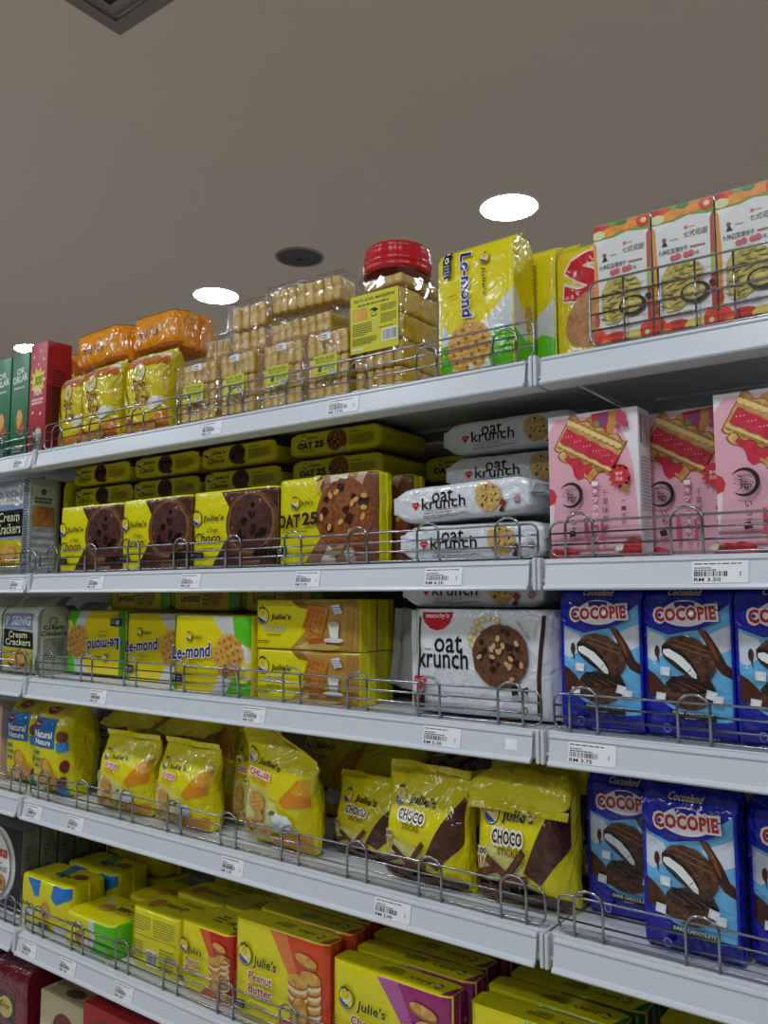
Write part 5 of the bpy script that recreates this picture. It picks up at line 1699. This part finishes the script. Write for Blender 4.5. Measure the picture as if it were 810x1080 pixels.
for i, x in enumerate((.145, .36, .575)):
    std('lemon', 'biscuit_pack', f'lemon biscuit pack in the back row, {ORD[i]} from the cream cracker bags', 'biscuit pack', x, .166, 3)
    lay('lemon', 'biscuit_pack', f'lemon biscuit pack lying on the back row, {ORD[i]} from the cream cracker bags', 'biscuit pack', x + .01, .172, 1.4155, .064, rz=(1, -1, 0)[i])
for k in range(2):
    std('golden', 'cracker_box', ['golden cracker box at the bottom of the front pile', 'golden cracker box on top of the front pile'][k], 'cracker box', .762 - .002 * k, .040, 3, z=1.2757 + k * .0834, rz=(0, 0.8)[k])
    std('golden', 'cracker_box', ['golden cracker box at the bottom of the pile behind', 'golden cracker box on top of the pile behind'][k], 'cracker box', .755, .099, 3, z=1.2757 + k * .0834)
std('krunch', 'cookie_pack', 'big white oat cookie pack with a red half-round badge standing in front', 'cookie pack', 1.088, .042, 3, rz=1)
std('krunchback', 'cookie_pack', 'silvery back of a white oat pack leaning behind the badged one', 'cookie pack', 0.990, .125, 3, rz=10, ry=6, z=1.289).scale = (1, 1, .86)
std('krunch', 'cookie_pack', 'white oat cookie pack hidden behind the silvery one', 'cookie pack', 1.06, .222, 3)
lay('krunchslim', 'cookie_pack', 'white oat cookie pack lying across the top of the badged one', 'cookie pack', 1.062, .064, 1.4310, .0540, rz=0)
for i in range(3):
    std('pie', 'pie_pack', f'blue chocolate pie pack on the third shelf, {ORD[i]} from the white oat packs', 'pie pack', 1.2665 + i * .110, .040 + .004 * (i == 1), 3, rz=(1, -1, 0)[i])
for i in range(2):
    std('pie', 'pie_pack', f'blue pie pack in the second row of the third shelf, {ORD[i]} from the oat packs', 'pie pack', 1.275 + i * .112, .112, 3)

# --- fourth shelf
std('waferbox', 'wafer_carton', 'pinkish wafer carton at the edge of the fourth shelf', 'carton', -.235, .060, 4)
std('snackbag', 'snack_bag', 'yellow snack bag with a blue panel, half behind its twin', 'snack bag', -.136, .062, 4, rz=2)
std('snackbag', 'snack_bag', 'yellow snack bag with a blue panel, the foremost one', 'snack bag', .020, .044, 4, rz=-2)
std('snackbag', 'snack_bag', 'yellow snack bag with a blue panel in the row behind', 'snack bag', .03, .190, 4)
std('cheesebag', 'cracker_bag', 'yellow cheese cracker bag beside the blue-panelled snack bags', 'snack bag', .277, .036, 4, rz=2).scale = (1, 1, .87)
std('cheesebag', 'cracker_bag', 'yellow cheese cracker bag under the toppled bag crown', 'snack bag', .452, .036, 4, rz=-3).scale = (1, 1, .88)
std('cheesebag', 'cracker_bag', 'yellow cheese cracker bag half hidden by the tall slumped one', 'snack bag', .566, .100, 4, rz=2).scale = (.66, .8, 1.02)
std('cheesebagtall', 'cracker_bag', 'tall slumped yellow cheese cracker bag leaning to one side', 'snack bag', .690, .040, 4, rz=-4, ry=2, z=1.030)
std('cheesebagcrown', 'cracker_bag', 'cheese cracker bag in the second row with its top flopped forward, nearer the blue-panelled bags', 'snack bag', .236, .122, 4, rz=4).scale = (.95, 1, 1)
std('cheesebagcrown', 'cracker_bag', 'cheese cracker bag whose top flops over the second front bag', 'snack bag', .418, .114, 4, rz=-4).scale = (.98, 1, 1.0)
std('stickbag', 'chocolate_stick_bag', 'chocolate stick bag slumped low beside the tall cheese bag', 'snack bag', .846, .088, 4, rz=-5).scale = (.92, .9, .76)
std('stickbag', 'chocolate_stick_bag', 'chocolate stick bag standing upright in the middle of the front row', 'snack bag', .982, .042, 4, rz=-2).scale = (.91, 1, 1)
std('stickbagfold', 'chocolate_stick_bag', 'chocolate stick bag with its top folded forward beside the blue pie packs', 'snack bag', 1.138, .046, 4, rz=1).scale = (.87, 1, 1.04)
place('stickbaglay', 'chocolate_stick_bag', 'bag lying tilted with its barcode side showing above the slumped bag', 'snack bag', (.800, .205, 1.120), (52, 10, 176))
place('stickbaglay', 'chocolate_stick_bag', 'chocolate stick bag lying tilted above the upright bag', 'snack bag', (.975, .195, 1.150), (-62, -12, -4))
place('stickbagfold', 'chocolate_stick_bag', 'folded chocolate stick bag in the row behind, beside the blue pie packs', 'snack bag', (1.112, .188, 1.0270), (0, 0, 2)).scale = (1.0, .9, 1.15)
std('stickbag', 'chocolate_stick_bag', 'chocolate stick bag standing behind the upright one', 'snack bag', .985, .150, 4, rz=-4).scale = (.9, .8, .62)
std('cheesebag', 'cracker_bag', 'cheese cracker bag standing in the shaded back row', 'snack bag', .63, .245, 4, rz=-3).scale = (1, 1, 1.1)
std('pie', 'pie_pack', 'blue chocolate pie pack on the fourth shelf beside the folded stick bag', 'pie pack', 1.272, .102, 4, rz=1)
std('pie', 'pie_pack', 'blue chocolate pie pack on the fourth shelf standing furthest forward', 'pie pack', 1.372, .038, 4, rz=-2).scale = (1.03, 1, 1.03)
std('pie', 'pie_pack', 'blue chocolate pie pack on the fourth shelf at the edge of the view', 'pie pack', 1.486, .060, 4, rz=1)
std('pie', 'pie_pack', 'blue chocolate pie pack in the second row of the fourth shelf', 'pie pack', 1.300, .172, 4)

# --- fifth shelf
for i in range(5):
    std('ovalbox', 'cookie_carton', ['dark cookie carton with a white oval badge, the front one', 'dark cookie carton second back from the front one', 'dark cookie carton third back in its file', 'dark cookie carton fourth back in its file', 'dark cookie carton last in its file'][i], 'carton', -.186, .046 + i * .0440, 5)
std('bluebrick', 'biscuit_pack', 'yellow biscuit brick with blue corners, the front one', 'biscuit pack', .026, .046, 5, rz=0)
std('bluebrick', 'biscuit_pack', 'yellow biscuit brick with blue corners, behind its twin', 'biscuit pack', .034, .149, 5)
place('brick', 'biscuit_pack', 'yellow biscuit brick with bright green end, nearest the rail', 'biscuit pack', (.204, .031 + .061, .7569), (0, 0, 0))
std('brick', 'biscuit_pack', 'yellow biscuit brick with green end, behind the nearest one', 'biscuit pack', .252, .160, 5)
std('longpack', 'biscuit_pack', 'long yellow coconut biscuit pack, lower of the two in the back row', 'biscuit pack', .050, .256, 5)
std('longpack', 'biscuit_pack', 'long yellow coconut biscuit pack, upper of the two in the back row', 'biscuit pack', .036, .257, 5, z=.7569 + .0615)
std('backpack', 'biscuit_pack', 'yellow pack showing its small-print back, beside the red-wedged small pack', 'biscuit pack', .385, .050, 5)
std('backpack', 'biscuit_pack', 'yellow pack turned back to front, set far back beside the long coconut packs', 'biscuit pack', .415, .250, 5).scale = (1.2, 1, 1.15)
std('smallpb', 'biscuit_pack', 'small square-fronted peanut butter biscuit pack with a red wedge', 'biscuit pack', .528, .046, 5)
std('backpack', 'biscuit_pack', 'yellow pack right behind the small-print one', 'biscuit pack', .390, .145, 5, z=.7565)
std('smallpb', 'biscuit_pack', 'small peanut butter pack behind the front small one', 'biscuit pack', .532, .140, 5)
std('smallpb', 'biscuit_pack', 'small peanut butter pack last in its file', 'biscuit pack', .560, .240, 5)
for i in range(7):
    std('peanut', 'biscuit_pack', f'peanut butter biscuit pack with an orange-red wedge, {ORD[i]} from the rail in its file', 'biscuit pack', .717 + (0, .006, -.004, .005, .0, -.006, .004)[i], .034 + i * .0525, 5, rz=(0, 1, -1, .5, -1, 1, 0)[i])
    std('cheese', 'biscuit_pack', f'cheese biscuit pack with a purple wedge, {ORD[i]} from the rail in its file', 'biscuit pack', .936 + (0, .004, -.005, .006, -.003, .004, 0)[i], .032 + i * .0525, 5, rz=(-.6, 1, -1, .5, 1, -1, 0)[i])
    std('coconut', 'biscuit_pack', f'yellow biscuit pack with a dark green end, {ORD[i]} from the rail in its file', 'biscuit pack', 1.168 + (0, -.004, .005, -.003, .004, -.005, 0)[i], .040 + i * .0525, 5, rz=(.5, -1, 1, -.5, 1, -1, 0)[i])
std('redstraw', 'biscuit_pack', 'red-wedged biscuit pack on the fifth shelf of the end bay', 'biscuit pack', 1.372, .060, 5)
std('redstraw', 'biscuit_pack', 'red-wedged biscuit pack behind its twin on the fifth shelf of the end bay', 'biscuit pack', 1.376, .118, 5)

# --- lowest shelf in view
for i in range(3):
    std('winepack', 'biscuit_pack', f'wine-red biscuit pack on the lowest shelf, {ORD[i]} from the rail', 'biscuit pack', -.092 + .004 * i, .048 + i * .072, 6, rz=(2, -2, 1)[i])
    std('winepack', 'biscuit_pack', f'wine-red biscuit pack at the edge of the view, {ORD[i]} from the rail', 'biscuit pack', -.242, .050 + i * .072, 6, rz=(-1, 2, 0)[i])
for i in range(3):
    std('beigebox', 'nut_carton', f'beige carton on the lowest shelf, {ORD[i]} from the rail', 'carton', .090 + .01 * i, .060 + i * .06, 6).scale = (1, 1, .86)
for i in range(2):
    std('rednut', 'nut_carton', f'bright red carton on the lowest shelf, {ORD[i]} from the rail', 'carton', .262, .050 + i * .055, 6)

# ------------------------------------------------------------------ small shoves that keep neighbouring packs from touching
NUDGE = {
    'biscuit_pack.004': (0.00000, 0.00000, 0.00200),
    'biscuit_pack.005': (0.00000, 0.00000, 0.00070),
    'biscuit_pack.006': (-0.00293, 0.00000, 0.00070),
    'biscuit_pack.007': (-0.00483, 0.00371, 0.00070),
    'biscuit_pack.008': (0.00000, 0.00000, 0.00070),
    'biscuit_pack.009': (0.00000, 0.00000, 0.00080),
    'biscuit_pack.010': (0.00000, 0.00060, 0.00070),
    'biscuit_pack.011': (0.00000, 0.00000, 0.00080),
    'biscuit_pack.012': (0.00000, 0.00548, 0.00070),
    'biscuit_pack.013': (0.00000, 0.00000, 0.00080),
    'biscuit_pack.014': (-0.00144, 0.00000, 0.00000),
    'biscuit_pack.015': (0.00000, 0.00080, 0.00000),
    'biscuit_pack.016': (0.00144, 0.00000, 0.00000),
    'biscuit_pack.017': (-0.01612, 0.00000, 0.00000),
    'biscuit_pack.021': (-0.01364, 0.00000, 0.00000),
    'biscuit_pack.023': (0.00631, 0.00000, 0.00000),
    'biscuit_pack.024': (0.00543, 0.00000, 0.00000),
    'biscuit_pack.025': (-0.00333, 0.00000, 0.00000),
    'biscuit_pack.030': (0.00000, 0.00111, 0.00000),
    'biscuit_pack.033': (0.00000, 0.00064, 0.00000),
    'biscuit_pack.034': (0.00000, 0.00075, 0.00000),
    'biscuit_pack.035': (0.00000, 0.00060, 0.00000),
    'biscuit_pack.036': (0.00000, 0.00099, 0.00000),
    'biscuit_pack.038': (0.01462, -0.00037, 0.00000),
    'biscuit_pack.039': (0.01396, 0.00066, 0.00000),
    'biscuit_pack.041': (0.01863, 0.00111, 0.00000),
    'biscuit_pack.042': (0.00498, 0.00044, 0.00000),
    'biscuit_pack.045': (0.00000, 0.00060, 0.00000),
    'chocolate_stick_bag': (-0.00520, 0.00000, 0.00000),
    'chocolate_stick_bag.004': (-0.01260, 0.00000, 0.00000),
    'chocolate_stick_bag.005': (0.01983, 0.00000, 0.00000),
    'chocolate_stick_bag.006': (-0.01668, 0.00000, 0.00000),
    'clear_rusk_bag': (-0.00381, 0.00000, 0.00000),
    'clear_rusk_bag.004': (-0.00097, 0.00000, 0.00000),
    'clear_rusk_bag.008': (-0.00954, 0.00000, 0.00000),
    'clear_rusk_bag.009': (0.00325, 0.00000, 0.00000),
    'cookie_pack': (0.02149, 0.00000, 0.00000),
    'cookie_pack.001': (-0.00478, 0.00000, 0.00264),
    'cookie_pack.002': (-0.00661, 0.00000, 0.00264),
    'cookie_pack.003': (0.00283, 0.00000, 0.00264),
    'cookie_pack.004': (0.00856, 0.00000, 0.00376),
    'cookie_pack.005': (-0.01693, 0.00000, 0.00376),
    'cookie_pack.006': (-0.00128, 0.00000, 0.00000),
    'cookie_pack.007': (0.00128, 0.00000, 0.00000),
    'cookie_pack.009': (-0.00422, 0.00000, 0.00000),
    'cookie_pack.010': (0.00959, 0.00000, 0.00000),
    'cookie_pack.013': (-0.00514, 0.00000, 0.00102),
    'cookie_pack.014': (0.00474, 0.00000, 0.00000),
    'cookie_pack.015': (0.00456, 0.00000, 0.00000),
    'cookie_pack.017': (-0.00292, 0.00000, 0.00221),
    'cookie_pack.018': (0.01692, 0.00000, 0.00000),
    'cookie_pack.021': (-0.00523, 0.00000, 0.00269),
    'cookie_pack.022': (0.00149, 0.00000, 0.00000),
    'cookie_pack.023': (-0.00051, 0.00000, 0.00000),
    'cookie_pack.024': (0.00051, 0.00000, 0.00000),
    'cookie_pack.025': (0.00000, 0.00000, 0.00359),
    'cookie_pack.026': (0.01690, 0.00000, 0.00000),
    'cookie_pack.027': (0.02055, 0.00000, 0.00103),
    'cookie_pack.028': (0.01167, 0.00000, 0.00158),
    'cookie_pack.029': (0.02092, 0.00000, 0.00265),
    'cookie_pack.036': (-0.00249, 0.00000, 0.00398),
    'cookie_pack.037': (0.00547, 0.00000, 0.00000),
    'cookie_pack.038': (0.00000, 0.00000, 0.00398),
    'cracker_bag': (-0.00207, 0.00000, 0.00000),
    'cracker_bag.001': (0.00207, 0.00000, 0.00000),
    'cracker_bag.009': (0.00000, 0.00800, 0.00000),
    'cracker_box': (0.00097, 0.00000, 0.00000),
    'cracker_box.001': (-0.00148, 0.00000, 0.00000),
    'cracker_box.002': (0.00196, 0.00000, 0.00080),
    'cracker_box.003': (0.00083, 0.00000, 0.00080),
    'cracker_carton': (0.00000, 0.00000, 0.00092),
    'cracker_carton.001': (0.00000, 0.00000, 0.00092),
    'cracker_carton.002': (0.00000, 0.00000, 0.00092),
    'cracker_carton.003': (0.00000, 0.00000, 0.00092),
    'cracker_pack.001': (-0.03081, -0.00050, 0.00000),
    'cracker_pack.002': (0.00000, 0.00150, 0.00000),
    'pastry_carton': (0.00000, 0.00000, 0.00286),
    'pastry_carton.001': (0.00000, 0.01050, 0.00286),
    'pastry_carton.002': (0.00000, 0.00000, 0.00286),
    'pastry_carton.003': (0.00000, 0.00450, 0.00286),
    'pie_pack': (0.00160, 0.00000, 0.00000),
    'pie_pack.001': (0.00088, 0.00000, 0.00000),
    'rusk_bag.004': (-0.01002, 0.00000, 0.00000),
    'rusk_bag.005': (-0.02665, 0.00000, 0.00000),
    'rusk_jar': (0.00097, 0.00000, 0.00000),
    'rusk_pack': (-0.00169, 0.00000, 0.00000),
    'rusk_pack.002': (0.00058, 0.00000, 0.00000),
    'snack_bag': (0.01869, 0.00000, 0.00000),
    'snack_bag.001': (0.00231, 0.00000, 0.00000),
    'wafer_carton': (-0.02100, 0.00000, 0.00000),
}
for n, v in NUDGE.items():
    o = bpy.data.objects.get(n)
    if o:
        o.location = o.location + Vector(v)
